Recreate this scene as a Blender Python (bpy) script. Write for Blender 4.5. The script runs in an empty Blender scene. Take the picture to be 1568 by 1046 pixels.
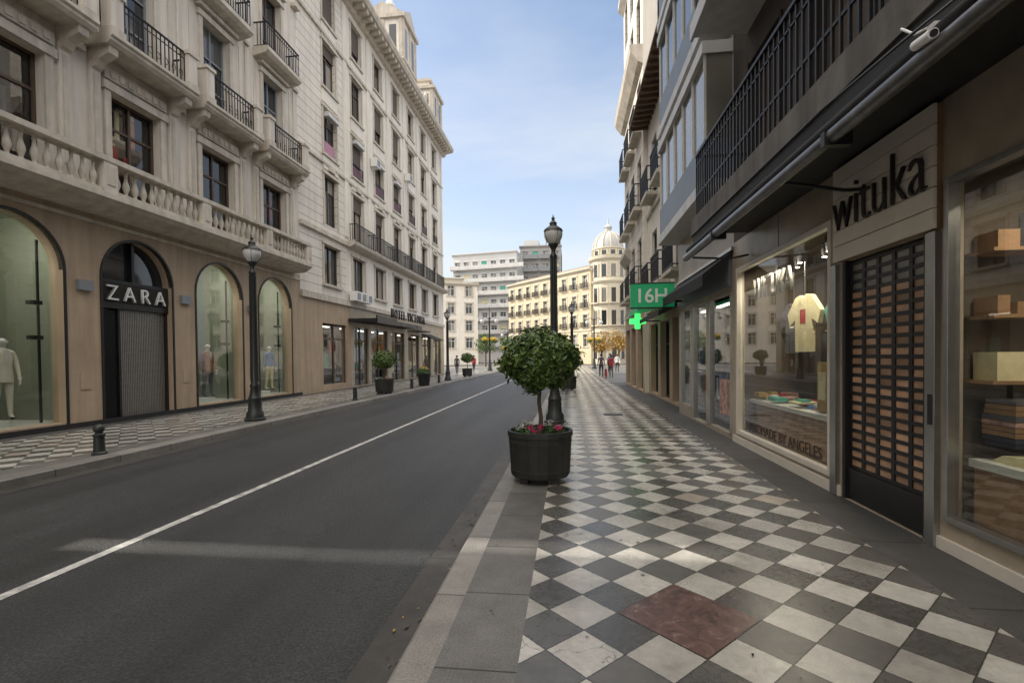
import bpy, math, random
from mathutils import Vector, Matrix, noise
random.seed(7)
S=bpy.context.scene
S.view_settings.view_transform='Standard'; S.view_settings.look='None'; S.view_settings.exposure=0
R=math.radians
# ------------------------------------------------------------------ materials
def N(nt,t,ins=None,**kw):
    n=nt.nodes.new(t)
    for k,v in kw.items(): setattr(n,k,v)
    if ins:
        for k,v in ins.items():
            if isinstance(v,bpy.types.NodeSocket): nt.links.new(v,n.inputs[k])
            else: n.inputs[k].default_value=v
    return n
def MA(nt,op,a,b=0.0,c=None):
    d={0:a,1:b}
    if c is not None: d[2]=c
    return N(nt,'ShaderNodeMath',d,operation=op).outputs[0]
def MIX(nt,f,a,b,bt='MIX'):
    n=nt.nodes.new('ShaderNodeMix'); n.data_type='RGBA'; n.blend_type=bt
    for i,v in ((0,f),(6,a),(7,b)):
        if isinstance(v,bpy.types.NodeSocket): nt.links.new(v,n.inputs[i])
        else: n.inputs[i].default_value=v
    return n.outputs[2]
def MR(nt,v,a,b,c,d): return N(nt,'ShaderNodeMapRange',{0:v,1:a,2:b,3:c,4:d}).outputs[0]
def c4(c): return (c[0],c[1],c[2],1)
def base(name):
    m=bpy.data.materials.new(name); m.use_nodes=True
    nt=m.node_tree; return m,nt,nt.nodes['Principled BSDF']
def mk(name,c,rough=.75,var=.18,scale=1.3,metal=0,bump=.15,bscale=45,course=0,streak=0,island=0):
    m,nt,b=base(name)
    g=N(nt,'ShaderNodeNewGeometry'); pos=g.outputs['Position']
    n1=N(nt,'ShaderNodeTexNoise',{'Vector':pos,'Scale':scale,'Detail':6.,'Roughness':.65}).outputs[0]
    f=MR(nt,n1,.3,.7,1-var,1+var*.6)
    if streak:
        mp=N(nt,'ShaderNodeMapping',{'Vector':pos,'Scale':(3.,3.,.25)}).outputs[0]
        n2=N(nt,'ShaderNodeTexNoise',{'Vector':mp,'Scale':1.6,'Detail':5.}).outputs[0]
        f=MA(nt,'MULTIPLY',f,MR(nt,n2,.35,.6,1-streak,1.))
    if island:
        f=MA(nt,'MULTIPLY',f,MR(nt,g.outputs['Random Per Island'],0.,1.,1-island,1+island))
    n3=N(nt,'ShaderNodeTexNoise',{'Vector':pos,'Scale':float(bscale),'Detail':3.}).outputs[0]
    h=n3
    if course:
        z=N(nt,'ShaderNodeSeparateXYZ',{0:pos}).outputs[2]
        fr=MA(nt,'FRACT',MA(nt,'DIVIDE',z,course))
        mask=MA(nt,'LESS_THAN',fr,.085)
        f=MA(nt,'MULTIPLY',f,MA(nt,'SUBTRACT',1.,MA(nt,'MULTIPLY',mask,.5)))
        h=MA(nt,'SUBTRACT',n3,MA(nt,'MULTIPLY',mask,3.))
    comb=N(nt,'ShaderNodeCombineXYZ',{0:f,1:f,2:f}).outputs[0]
    nt.links.new(MIX(nt,1.,c4(c),comb,'MULTIPLY'),b.inputs['Base Color'])
    b.inputs['Roughness'].default_value=rough; b.inputs['Metallic'].default_value=metal
    if bump:
        nt.links.new(N(nt,'ShaderNodeBump',{'Height':h,'Strength':bump,'Distance':.01}).outputs[0],b.inputs['Normal'])
    return m
def emis(name,c,s):
    m,nt,b=base(name); b.inputs['Base Color'].default_value=c4(c)
    b.inputs['Emission Color'].default_value=c4(c); b.inputs['Emission Strength'].default_value=s
    return m
def glassmat(name,tint=(.88,.91,.89),r0=.08):
    m=bpy.data.materials.new(name); m.use_nodes=True; nt=m.node_tree; nt.nodes.clear()
    o=N(nt,'ShaderNodeOutputMaterial')
    lw=N(nt,'ShaderNodeLayerWeight',{'Blend':.5}).outputs['Facing']
    f=MA(nt,'ADD',MA(nt,'MULTIPLY',MA(nt,'POWER',lw,5.),1-r0),r0)
    t=N(nt,'ShaderNodeBsdfTransparent',{'Color':c4(tint)}).outputs[0]
    g=N(nt,'ShaderNodeBsdfGlossy',{'Color':(1,1,1,1),'Roughness':.01}).outputs[0]
    nt.links.new(N(nt,'ShaderNodeMixShader',{0:f,1:t,2:g}).outputs[0],o.inputs[0]); return m
def panemat(name):
    m,nt,b=base(name)
    g=N(nt,'ShaderNodeNewGeometry'); r=g.outputs['Random Per Island']
    k=MR(nt,r,.62,.9,0.,1.)
    nt.links.new(MIX(nt,k,(.022,.026,.03,1),(.28,.26,.22,1)),b.inputs['Base Color']); b.inputs['Roughness'].default_value=.06
    b.inputs['Specular IOR Level'].default_value=.8
    wv=N(nt,'ShaderNodeTexNoise',{'Vector':g.outputs['Position'],'Scale':1.2}).outputs[0]
    nt.links.new(N(nt,'ShaderNodeBump',{'Height':wv,'Strength':.12,'Distance':.05}).outputs[0],b.inputs['Normal'])
    return m
def checkermat(name,x0,y0,s=.3,dark=(.098,.095,.09),white=(.56,.545,.515),rough=.22):
    m,nt,b=base(name)
    pos=N(nt,'ShaderNodeNewGeometry').outputs['Position']
    sp=N(nt,'ShaderNodeSeparateXYZ',{0:pos})
    x=MA(nt,'SUBTRACT',sp.outputs[0],x0); y=MA(nt,'SUBTRACT',sp.outputs[1],y0)
    d=math.sqrt(2)*s
    p=MA(nt,'ADD',MA(nt,'DIVIDE',MA(nt,'ADD',x,y),d),.5)
    q=MA(nt,'ADD',MA(nt,'DIVIDE',MA(nt,'SUBTRACT',y,x),d),.5)
    i=MA(nt,'FLOOR',p); j=MA(nt,'FLOOR',q)
    par=MA(nt,'PINGPONG',MA(nt,'ADD',i,j),1.)
    rnd=N(nt,'ShaderNodeTexWhiteNoise',{'Vector':N(nt,'ShaderNodeCombineXYZ',{0:i,1:j,2:3.}).outputs[0]},noise_dimensions='3D')
    rv=rnd.outputs['Value']
    e=MA(nt,'MINIMUM',MA(nt,'PINGPONG',p,.5),MA(nt,'PINGPONG',q,.5))
    wob=N(nt,'ShaderNodeTexNoise',{'Vector':pos,'Scale':60.,'Detail':2.}).outputs[0]
    gr=MA(nt,'LESS_THAN',e,MA(nt,'MULTIPLY',wob,.026))
    n1=N(nt,'ShaderNodeTexNoise',{'Vector':pos,'Scale':1.3,'Detail':9.,'Roughness':.75}).outputs[0]
    off=N(nt,'ShaderNodeCombineXYZ',{0:MA(nt,'MULTIPLY',rv,50.),1:rv,2:0.}).outputs[0]
    pv_=N(nt,'ShaderNodeVectorMath',{0:pos,1:off},operation='ADD').outputs[0]
    n2=N(nt,'ShaderNodeTexNoise',{'Vector':pv_,'Scale':11.,'Detail':9.,'Roughness':.75,'Distortion':1.6}).outputs[0]
    W=MIX(nt,rv,(white[0]*.68,white[1]*.68,white[2]*.67,1),c4(white))
    W=MIX(nt,MR(nt,n2,.45,.72,0.,.6),W,(white[0]*.45,white[1]*.45,white[2]*.45,1))
    odd=MA(nt,'GREATER_THAN',rv,.95)
    W=MIX(nt,MA(nt,'MULTIPLY',odd,.7),W,(.32,.26,.21,1))
    Dk=MIX(nt,rv,(dark[0]*.7,dark[1]*.7,dark[2]*.7,1),(dark[0]*1.3,dark[1]*1.3,dark[2]*1.3,1))
    Dk=MIX(nt,MR(nt,n2,.4,.7,0.,.4),Dk,(.16,.157,.15,1))
    C=MIX(nt,par,W,Dk)
    vc=N(nt,'ShaderNodeTexVoronoi',{'Vector':N(nt,'ShaderNodeVectorMath',{0:pv_,1:N(nt,'ShaderNodeVectorMath',{0:N(nt,'ShaderNodeTexNoise',{'Vector':pos,'Scale':12.,'Detail':5.}).outputs[1],1:(.12,.12,.12)},operation='MULTIPLY').outputs[0]},operation='ADD').outputs[0],'Scale':2.0},feature='DISTANCE_TO_EDGE').outputs['Distance']
    crk=MA(nt,'MULTIPLY',MA(nt,'LESS_THAN',vc,.0045),MA(nt,'GREATER_THAN',MA(nt,'FRACT',MA(nt,'MULTIPLY',rv,7.3)),.85))
    C=MIX(nt,MA(nt,'MULTIPLY',crk,.6),C,(.06,.055,.05,1))
    C=MIX(nt,gr,C,(.05,.048,.044,1))
    dirt=MR(nt,n1,.3,.62,.55,1.06)
    C=MIX(nt,1.,C,N(nt,'ShaderNodeCombineXYZ',{0:dirt,1:MA(nt,'MULTIPLY',dirt,.995),2:MA(nt,'MULTIPLY',dirt,.98)}).outputs[0],'MULTIPLY')
    v=N(nt,'ShaderNodeTexVoronoi',{'Vector':pos,'Scale':2.6,'Randomness':1.}).outputs['Distance']
    spot=MA(nt,'LESS_THAN',v,MA(nt,'MULTIPLY',wob,.085))
    C=MIX(nt,MA(nt,'MULTIPLY',spot,.8),C,(.03,.03,.03,1))
    nt.links.new(C,b.inputs['Base Color'])
    nt.links.new(MA(nt,'ADD',MA(nt,'MULTIPLY',n2,.3),MA(nt,'ADD',MA(nt,'MULTIPLY',rv,.1),rough-.12)),b.inputs['Roughness'])
    hh=MA(nt,'SUBTRACT',MA(nt,'MULTIPLY',n2,.35),MA(nt,'ADD',MA(nt,'MAXIMUM',gr,crk),MA(nt,'MULTIPLY',rv,-.3)))
    nt.links.new(N(nt,'ShaderNodeBump',{'Height':hh,'Strength':.35,'Distance':.006}).outputs[0],b.inputs['Normal'])
    return m
def slabmat(name,c,jy,rough=.6,var=.3):
    m,nt,b=base(name)
    pos=N(nt,'ShaderNodeNewGeometry').outputs['Position']; sp=N(nt,'ShaderNodeSeparateXYZ',{0:pos})
    y=MA(nt,'DIVIDE',sp.outputs[1],jy); e=MA(nt,'LESS_THAN',MA(nt,'FRACT',y),.012/jy)
    n1=N(nt,'ShaderNodeTexNoise',{'Vector':pos,'Scale':3.,'Detail':8.,'Roughness':.7}).outputs[0]
    n2=N(nt,'ShaderNodeTexNoise',{'Vector':pos,'Scale':90.,'Detail':4.}).outputs[0]
    rnd=N(nt,'ShaderNodeTexWhiteNoise',{'Vector':N(nt,'ShaderNodeCombineXYZ',{0:MA(nt,'FLOOR',y),1:2.}).outputs[0]}).outputs['Value']
    f=MR(nt,n1,.3,.7,1-var,1+var*.5)
    f=MA(nt,'MULTIPLY',f,MR(nt,n2,.3,.7,.7,1.25))
    f=MA(nt,'MULTIPLY',f,MR(nt,rnd,0.,1.,.75,1.18))
    f=MA(nt,'MULTIPLY',f,MA(nt,'SUBTRACT',1.,MA(nt,'MULTIPLY',e,.75)))
    v=N(nt,'ShaderNodeTexVoronoi',{'Vector':pos,'Scale':3.1}).outputs['Distance']
    f=MA(nt,'MULTIPLY',f,MA(nt,'SUBTRACT',1.,MA(nt,'MULTIPLY',MA(nt,'LESS_THAN',v,.04),.6)))
    nt.links.new(MIX(nt,1.,c4(c),N(nt,'ShaderNodeCombineXYZ',{0:f,1:f,2:f}).outputs[0],'MULTIPLY'),b.inputs['Base Color']); b.inputs['Roughness'].default_value=rough
    nt.links.new(N(nt,'ShaderNodeBump',{'Height':MA(nt,'SUBTRACT',n2,MA(nt,'MULTIPLY',e,4.)),'Strength':.3,'Distance':.004}).outputs[0],b.inputs['Normal'])
    return m
def asphaltmat():
    m,nt,b=base('asphalt')
    pos=N(nt,'ShaderNodeNewGeometry').outputs['Position']
    n1=N(nt,'ShaderNodeTexNoise',{'Vector':N(nt,'ShaderNodeMapping',{'Vector':pos,'Scale':(1.,.07,1.)}).outputs[0],'Scale':1.5,'Detail':7.}).outputs[0]
    n0=N(nt,'ShaderNodeTexNoise',{'Vector':pos,'Scale':.7,'Detail':8.,'Roughness':.7}).outputs[0]
    n2=N(nt,'ShaderNodeTexNoise',{'Vector':pos,'Scale':55.,'Detail':4.,'Roughness':.8}).outputs[0]
    v=N(nt,'ShaderNodeTexVoronoi',{'Vector':pos,'Scale':60.}).outputs['Distance']
    vc=N(nt,'ShaderNodeTexVoronoi',{'Vector':N(nt,'ShaderNodeVectorMath',{0:pos,1:N(nt,'ShaderNodeTexNoise',{'Vector':pos,'Scale':2.5,'Detail':5.}).outputs[1]},operation='ADD').outputs[0],'Scale':.33},feature='DISTANCE_TO_EDGE').outputs['Distance']
    crk=MA(nt,'MULTIPLY',MA(nt,'LESS_THAN',vc,.003),MR(nt,n0,.45,.6,0.,.6))
    f=MA(nt,'MULTIPLY',MR(nt,n1,.3,.7,.62,1.40),MR(nt,n0,.3,.7,.82,1.18))
    f=MA(nt,'MULTIPLY',f,MR(nt,n2,.42,.66,.45,2.3))
    f=MA(nt,'MULTIPLY',f,MA(nt,'SUBTRACT',1.,crk))
    nt.links.new(MIX(nt,1.,(.0255,.027,.0295,1),N(nt,'ShaderNodeCombineXYZ',{0:f,1:f,2:f}).outputs[0],'MULTIPLY'),b.inputs['Base Color']); b.inputs['Roughness'].default_value=.52
    h=MA(nt,'ADD',n2,MA(nt,'MULTIPLY',v,.7))
    nt.links.new(N(nt,'ShaderNodeBump',{'Height':h,'Strength':.9,'Distance':.010}).outputs[0],b.inputs['Normal'])
    return m
def leafmat(name,c1,c2):
    m,nt,b=base(name)
    r=N(nt,'ShaderNodeNewGeometry').outputs['Random Per Island']
    nt.links.new(MIX(nt,r,c4(c1),c4(c2)),b.inputs['Base Color']); b.inputs['Roughness'].default_value=.42
    return m
def redmarble():
    m,nt,b=base('red_marble')
    pos=N(nt,'ShaderNodeNewGeometry').outputs['Position']
    n=N(nt,'ShaderNodeTexNoise',{'Vector':pos,'Scale':8.,'Detail':12.,'Roughness':.82,'Distortion':.8}).outputs[0]
    cr=nt.nodes.new('ShaderNodeValToRGB'); nt.links.new(n,cr.inputs[0])
    cr.color_ramp.elements[0].position=.40; cr.color_ramp.elements[0].color=(.055,.036,.034,1)
    cr.color_ramp.elements[1].position=.64; cr.color_ramp.elements[1].color=(.40,.36,.33,1)
    e=cr.color_ramp.elements.new(.53); e.color=(.125,.072,.062,1)
    e=cr.color_ramp.elements.new(.59); e.color=(.16,.105,.09,1)
    nt.links.new(cr.outputs[0],b.inputs['Base Color']); b.inputs['Roughness'].default_value=.3
    return m
M=dict(
 asphalt=asphaltmat(),
 checkR=checkermat('checker_paving',.07,2.61),
 checkL=checkermat('checker_paving_far',-9.5,2.6),
 border=slabmat('grey_granite_slabs',(.135,.132,.125),.8),
 darkborder=slabmat('dark_granite_slabs',(.075,.073,.07),1.1),
 kerb=slabmat('kerb_granite',(.23,.22,.205),1.05),
 gutter=slabmat('gutter_concrete',(.058,.054,.049),2.,var=.55),
 redm=redmarble(),
 paint=mk('road_paint',(.50,.50,.49),.6,.6,7),
 iron2=mk('cast_iron_cover',(.05,.048,.045),.55,.3,12,metal=.4),
 ground=mk('plaza_ground',(.20,.19,.18),.8,.2,.4),
 tan=mk('tan_stone',(.45,.345,.24),.7,.14,.8,streak=.18),
 stucco=mk('beige_stucco',(.68,.625,.55),.8,.1,.9,streak=.2),
 trim=mk('carved_stone',(.60,.545,.465),.75,.18,2.5,bump=.4,bscale=25,streak=.2),
 rust=mk('rusticated_stone',(.74,.69,.62),.8,.1,.9,course=.42,streak=.12),
 cream=mk('cream_render',(.78,.735,.66),.8,.08,.7,streak=.12),
 pane=panemat('window_pane'),
 glass=glassmat('shop_glass'),
 iron=mk('wrought_iron',(.014,.014,.016),.45,.2,20,metal=.3,bump=0),
 blackm=mk('black_metal',(.02,.02,.022),.4,.2,6,metal=.2,bump=0),
 lampgreen=mk('lamp_paint',(.035,.04,.04),.42,.3,8,metal=.3,bump=.1,bscale=30),
 planterm=mk('planter_cast_metal',(.035,.037,.033),.6,.4,5,metal=.1,bump=.2,bscale=30,streak=.3),
 frost=mk('frosted_globe',(.60,.60,.59),.25,.05,5,bump=0),
 woodfr=mk('dark_wood_frame',(.085,.055,.038),.5,.25,8),
 greyfr=mk('grey_frame',(.22,.24,.26),.5,.1,8),
 whitefr=mk('white_frame',(.6,.6,.58),.5,.1,8),
 steel=mk('brushed_steel',(.42,.42,.41),.3,.12,9,metal=.85,bump=0),
 pipe=mk('awning_tube_metal',(.16,.16,.16),.32,.35,5,metal=.7,bump=.05),
 silver=mk('shutter_steel',(.30,.29,.27),.45,.15,9,metal=.6,bump=0),
 dark=mk('dark_interior',(.02,.018,.017),.8,.2,3,bump=0),
 shopback=mk('shop_interior_green',(.28,.31,.24),.8,.1,2,bump=0),
 shopwhite=mk('shop_white',(.55,.56,.51),.6,.05,2,bump=0),
 warmback=mk('shop_interior_warm',(.10,.078,.056),.8,.3,2,bump=0),
 wood=mk('display_wood',(.32,.19,.10),.5,.3,6),
 beige=mk('beige_marble_cladding',(.40,.34,.26),.4,.25,2.2,bump=.05),
 signp=mk('sign_panel_cream',(.76,.70,.61),.5,.08,3,bump=.05),
 signdark=mk('sign_letter_dark',(.03,.026,.026),.5,.1,3,bump=0),
 orange=mk('door_slats_copper',(.52,.32,.20),.35,.35,4,island=.4),
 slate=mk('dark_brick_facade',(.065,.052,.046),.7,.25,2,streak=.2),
 shutterbrown=mk('louvre_shutter',(.10,.07,.05),.6,.2,5,course=.07),
 concrete=mk('slab_concrete',(.15,.14,.13),.8,.35,2,streak=.35),
 darkslab=mk('dark_slab',(.025,.024,.024),.6,.3,3,streak=.3),
 whitepan=mk('white_panel',(.62,.62,.61),.5,.08,1.5,streak=.15),
 bluegrey=mk('blue_grey_panel',(.20,.24,.30),.5,.1,1.5),
 brownwood=mk('eave_wood',(.16,.10,.065),.7,.25,5),
 awn=mk('awning_fabric_dark',(.018,.018,.02),.8,.2,4),
 green=emis('pharmacy_green',(.01,.24,.09),.35),
 greenled=emis('green_led',(.05,.95,.15),1.6),
 white=mk('white_plastic',(.78,.78,.76),.4,.05,5,bump=0),
 yellow=mk('yellow_ochre_render',(.58,.50,.35),.8,.1,.4,streak=.1),
 yelltrim=mk('pale_stone_trim',(.60,.55,.44),.8,.1,.6),
 apt=mk('apartment_white',(.62,.62,.61),.8,.08,.3),
 aptg=mk('apartment_grey',(.36,.35,.34),.8,.1,.3),
 domem=mk('dome_zinc',(.40,.40,.39),.5,.15,1.),
 redbrick=mk('red_brick',(.24,.06,.04),.8,.2,3),
 leaf=leafmat('orange_tree_leaf',(.022,.060,.010),(.125,.19,.035)),
 leaf2=leafmat('plant_leaf',(.03,.09,.02),(.10,.19,.06)),
 leafy=leafmat('autumn_leaf',(.25,.13,.02),(.42,.28,.05)),
 flowr=leafmat('red_petals',(.38,.01,.06),(.62,.04,.18)),
 floww=leafmat('white_petals',(.6,.6,.62),(.75,.73,.6)),
 flowy=leafmat('yellow_petals',(.6,.38,.02),(.75,.55,.06)),
 bark=mk('bark',(.12,.09,.065),.9,.3,15,bump=.6),
 soil=mk('soil',(.04,.03,.02),.95,.3,15,bump=.6),
 skin=mk('skin',(.45,.27,.19),.55,.05,5,bump=0),
 hair=mk('hair',(.03,.02,.015),.6,.2,20,bump=0),
 mann=mk('mannequin_white',(.66,.64,.60),.4,.03,5,bump=0),
 suit=mk('cream_suit',(.62,.59,.50),.8,.08,9,bump=.1),
 coat=mk('orange_grey_coat',(.30,.14,.08),.8,.3,5),
 denim=mk('dark_trousers',(.03,.035,.06),.8,.2,9),
 redc=mk('red_cloth',(.42,.03,.03),.8,.15,6), pinkc=mk('pink_cloth',(.45,.24,.33),.85,.15,6),
 tealc=mk('teal_cloth',(.12,.42,.34),.85,.15,6), creamc=mk('cream_cloth',(.74,.66,.40),.85,.15,6),
 bluec=mk('blue_cloth',(.10,.20,.40),.85,.15,6), greyc=mk('grey_cloth',(.10,.10,.11),.85,.15,6),
 posterc=mk('poster_print',(.5,.3,.25),.5,.8,7,bump=0),
 gold=mk('kraft_sign_board',(.42,.29,.10),.6,.2,6,bump=0),
 lampE=emis('shop_spot_lamp',(1.,.85,.62),18.), ceilE=emis('shop_ceiling_lamp',(1.,.95,.85),3.),
)
# ------------------------------------------------------------------ mesh builder
class MB:
    def __init__(s,T=None): s.v=[];s.f=[];s.m=[];s.T=T or (lambda u,v,z:(u,v,z))
    def P(s,u,v,z): s.v.append(s.T(u,v,z)); return len(s.v)-1
    def face(s,pts,m): s.f.append([s.P(*p) for p in pts]); s.m.append(m)
    def box(s,u0,u1,v0,v1,z0,z1,m):
        i=[s.P(u,v,z) for z in (z0,z1) for v in (v0,v1) for u in (u0,u1)]
        for q in ((0,2,3,1),(4,5,7,6),(0,1,5,4),(1,3,7,5),(3,2,6,7),(2,0,4,6)):
            s.f.append([i[k] for k in q]); s.m.append(m)
    def prism(s,poly,axis,a,b,m):
        def mk3(p,t): return {'u':(t,p[0],p[1]),'v':(p[0],t,p[1]),'z':(p[0],p[1],t)}[axis]
        A=[s.P(*mk3(p,a)) for p in poly]; B=[s.P(*mk3(p,b)) for p in poly]; n=len(poly)
        s.f.append(A[::-1]); s.m.append(m); s.f.append(B); s.m.append(m)
        for k in range(n):
            s.f.append([A[k],A[(k+1)%n],B[(k+1)%n],B[k]]); s.m.append(m)
    def lathe(s,cu,cv,prof,seg,m,a0=0,cap=True):
        rings=[]
        for r,z in prof:
            rings.append([s.P(cu+r*math.cos(a0+2*math.pi*k/seg),cv+r*math.sin(a0+2*math.pi*k/seg),z) for k in range(seg)])
        for a,b in zip(rings,rings[1:]):
            for k in range(seg):
                s.f.append([a[k],a[(k+1)%seg],b[(k+1)%seg],b[k]]); s.m.append(m)
        if cap:
            s.f.append(rings[0][::-1]); s.m.append(m); s.f.append(rings[-1]); s.m.append(m)
    def tube(s,pts,rad,seg,m):
        P=[Vector(s.T(*p)) for p in pts]; rings=[]
        for k,p in enumerate(P):
            d=(P[min(k+1,len(P)-1)]-P[max(k-1,0)]).normalized()
            a=d.orthogonal().normalized() if k==0 else (a-d*a.dot(d)).normalized()
            b=d.cross(a); r=rad[k] if isinstance(rad,(list,tuple)) else rad
            ring=[]
            for q in range(seg):
                t=2*math.pi*q/seg; w=p+(a*math.cos(t)+b*math.sin(t))*r
                s.v.append(tuple(w)); ring.append(len(s.v)-1)
            rings.append(ring)
        for x,y in zip(rings,rings[1:]):
            for k in range(seg):
                s.f.append([x[k],x[(k+1)%seg],y[(k+1)%seg],y[k]]); s.m.append(m)
        s.f.append(rings[0][::-1]); s.m.append(m); s.f.append(rings[-1]); s.m.append(m)
    def build(s,name,parent=None,smooth=False,bevel=0):
        if not s.f: return None
        me=bpy.data.meshes.new(name); me.from_pydata(s.v,[],s.f)
        names=[]
        for x in s.m:
            if x not in names: names.append(x); me.materials.append(M[x])
        me.polygons.foreach_set('material_index',[names.index(x) for x in s.m])
        me.update()
        if smooth:
            me.shade_smooth(); me.set_sharp_from_angle(angle=R(38))
        o=bpy.data.objects.new(name,me); S.collection.objects.link(o)
        if parent: o.parent=parent
        if bevel:
            bm=o.modifiers.new('bevel','BEVEL'); bm.width=bevel; bm.segments=2; bm.limit_method='ANGLE'
        return o
def E(name,loc=(0,0,0),rz=0):
    o=bpy.data.objects.new(name,None); o.location=loc; o.rotation_euler=(0,0,rz); o.empty_display_size=.3
    S.collection.objects.link(o); return o
def text(name,body,p,w,h,face,mat,parent,ext=.02,thick=0):
    cu=bpy.data.curves.new(name,'FONT'); cu.body=body; cu.extrude=.05; cu.offset=thick
    o=bpy.data.objects.new(name,cu); S.collection.objects.link(o)
    bpy.context.view_layer.update()
    me=bpy.data.meshes.new_from_object(o); bpy.data.objects.remove(o)
    xs=[v.co.x for v in me.vertices]; ys=[v.co.y for v in me.vertices]
    sx=w/(max(xs)-min(xs)); sy=h/(max(ys)-min(ys)); x0=min(xs); y0=min(ys)
    A={'L':((0,1,0),(0,0,1),(1,0,0)),'R':((0,-1,0),(0,0,1),(-1,0,0)),'F':((1,0,0),(0,0,1),(0,-1,0))}[face]
    ax,ay,an=[Vector(a) for a in A]; P=Vector(p)
    for v in me.vertices:
        v.co=P+ax*((v.co.x-x0)*sx)+ay*((v.co.y-y0)*sy)+an*(v.co.z/.05*ext)
    me.materials.clear(); me.materials.append(M[mat]); me.name=name
    o=bpy.data.objects.new(name,me); S.collection.objects.link(o); o.parent=parent; return o
def area(name,loc,parent,e,sx,sy,col=(1,.88,.70),tilt=0):
    l=bpy.data.lights.new(name,'AREA'); l.energy=e; l.shape='RECTANGLE'; l.size=sx; l.size_y=sy; l.color=col
    o=bpy.data.objects.new(name,l); o.location=loc; o.rotation_euler=(0,R(tilt),0); S.collection.objects.link(o); o.parent=parent; return o
def facade(mb,u0,u1,z0,z1,holes,d,mw,mr=None):
    us=sorted({u0,u1}|{x for h in holes for x in h[:2] if u0<x<u1}); zs=sorted({z0,z1}|{x for h in holes for x in h[2:4] if z0<x<z1})
    for a,b in zip(us,us[1:]):
        for c,e in zip(zs,zs[1:]):
            mu,mz=(a+b)/2,(c+e)/2
            if any(h[0]<mu<h[1] and h[2]<mz<h[3] for h in holes): continue
            mb.face([(a,0,c),(b,0,c),(b,0,e),(a,0,e)],mw)
    mr=mr or mw
    for h in holes:
        a,b,c,e=h[:4]
        mb.face([(a,0,c),(a,d,c),(a,d,e),(a,0,e)],mr); mb.face([(b,0,c),(b,0,e),(b,d,e),(b,d,c)],mr)
        mb.face([(a,0,c),(b,0,c),(b,d,c),(a,d,c)],mr); mb.face([(a,0,e),(a,d,e),(b,d,e),(b,0,e)],mr)
def window(mb,u0,u1,z0,z1,v,fr,gl='pane',nu=2,nz=2,t=.06):
    w=(u1-u0)/nu
    zt=[z0+(z1-z0)*(k/nz) for k in range(nz+1)]
    if nz==2: zt[1]=z0+(z1-z0)*.7
    for i in range(nu):
        for k in range(nz):
            mb.face([(u0+w*i,v,zt[k]),(u0+w*(i+1),v,zt[k]),(u0+w*(i+1),v,zt[k+1]),(u0+w*i,v,zt[k+1])],gl)
    for i in range(nu+1):
        c=u0+w*i; c=max(u0+t/2,min(u1-t/2,c)); mb.box(c-t/2,c+t/2,v-.05,v-.003,z0,z1,fr)
    for k in range(nz+1):
        c=max(z0+t/2,min(z1-t/2,zt[k])); mb.box(u0+t,u1-t,v-.045,v-.004,c-t/2,c+t/2,fr)
def surround(mb,u0,u1,z0,z1,t,p,m,sill=True):
    mb.box(u0-t,u0-.002,-p,-.001,z0,z1,m); mb.box(u1+.002,u1+t,-p,-.001,z0,z1,m)
    mb.box(u0-t-.06,u1+t+.06,-p-.05,-.001,z1+.002,z1+t*1.2,m)
    if sill: mb.box(u0-t-.05,u1+t+.05,-p-.08,-.001,z0-.12,z0-.002,m)
def railing(mb,u0,u1,v,z0,z1,sp=.12,m='iron',ret=True,b=.011,mid=True,v0=0):
    mb.box(u0,u1,v-.025,v+.025,z1-.04,z1,m); mb.box(u0,u1,v-.015,v+.015,z0+.06,z0+.09,m)
    if mid: mb.box(u0,u1,v-.012,v+.012,z1-.2,z1-.18,m)
    n=max(2,int((u1-u0)/sp))
    for k in range(n+1):
        u=u0+(u1-u0)*k/n; mb.box(u-b,u+b,v-b,v+b,z0,z1-.04,m)
    if ret:
        for u in (u0,u1):
            mb.box(u-.02,u+.02,v+.026,v0,z1-.04,z1,m); mb.box(u-.012,u+.012,v+.016,v0,z0+.06,z0+.09,m)
            n=max(1,int((v0-v)/sp))
            for k in range(1,n):
                w=v+(v0-v)*k/n; mb.box(u-b,u+b,w-b,w+b,z0,z1-.04,m)
# ------------------------------------------------------------------ ground
g=MB(); g.face([(-400,-300,-.135),(400,-300,-.135),(400,500,-.135),(-400,500,-.135)],'ground'); g.build('ground')
g=MB(); g.face([(-7.6,-25,-.125),(-.92,-25,-.125),(-.92,70,-.125),(-7.6,70,-.125)],'asphalt'); road=g.build('road')
g=MB()
g.face([(-4.20,-25,-.121),(-4.10,-25,-.121),(-4.10,52,-.121),(-4.20,52,-.121)],'paint')
for k in range(9):
    x=-7.2+k*.7; g.face([(x,50,-.1205),(x+.4,50,-.1205),(x+.4,54,-.1205),(x,54,-.1205)],'paint')
g.build('road_markings',road)
g=MB(); g.face([(-1.20,-25,-.121),(-.92,-25,-.121),(-.92,70,-.121),(-1.20,70,-.121)],'gutter')
g.face([(-7.6,-25,-.121),(-7.3,-25,-.121),(-7.3,70,-.121),(-7.6,70,-.121)],'gutter')
g.face([(-1.19,8.6,-.117),(-.94,8.6,-.117),(-.94,9.1,-.117),(-1.19,9.1,-.117)],'iron2'); g.build('gutter',road)
g=MB(); rn=random.Random(5)
for k in range(260):
    y=rn.random()**1.5*22+1.5; x=-.95-abs(rn.gauss(0,.09)) if rn.random()<.8 else -.6+rn.random()*2.5
    z=-.113 if x<-.92 else .006
    t=rn.random()*6.28; q=.008+rn.random()*.016; dx,dy=math.cos(t)*q,math.sin(t)*q
    g.face([(x-dx,y-dy,z),(x+dy*.5,y-dx*.5,z+.004),(x+dx,y+dy,z+.002),(x-dy*.5,y+dx*.5,z+.005)],rn.choice(['leafy','bark','bark','soil']))
g.build('fallen_leaves',road)
g=MB()
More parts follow.
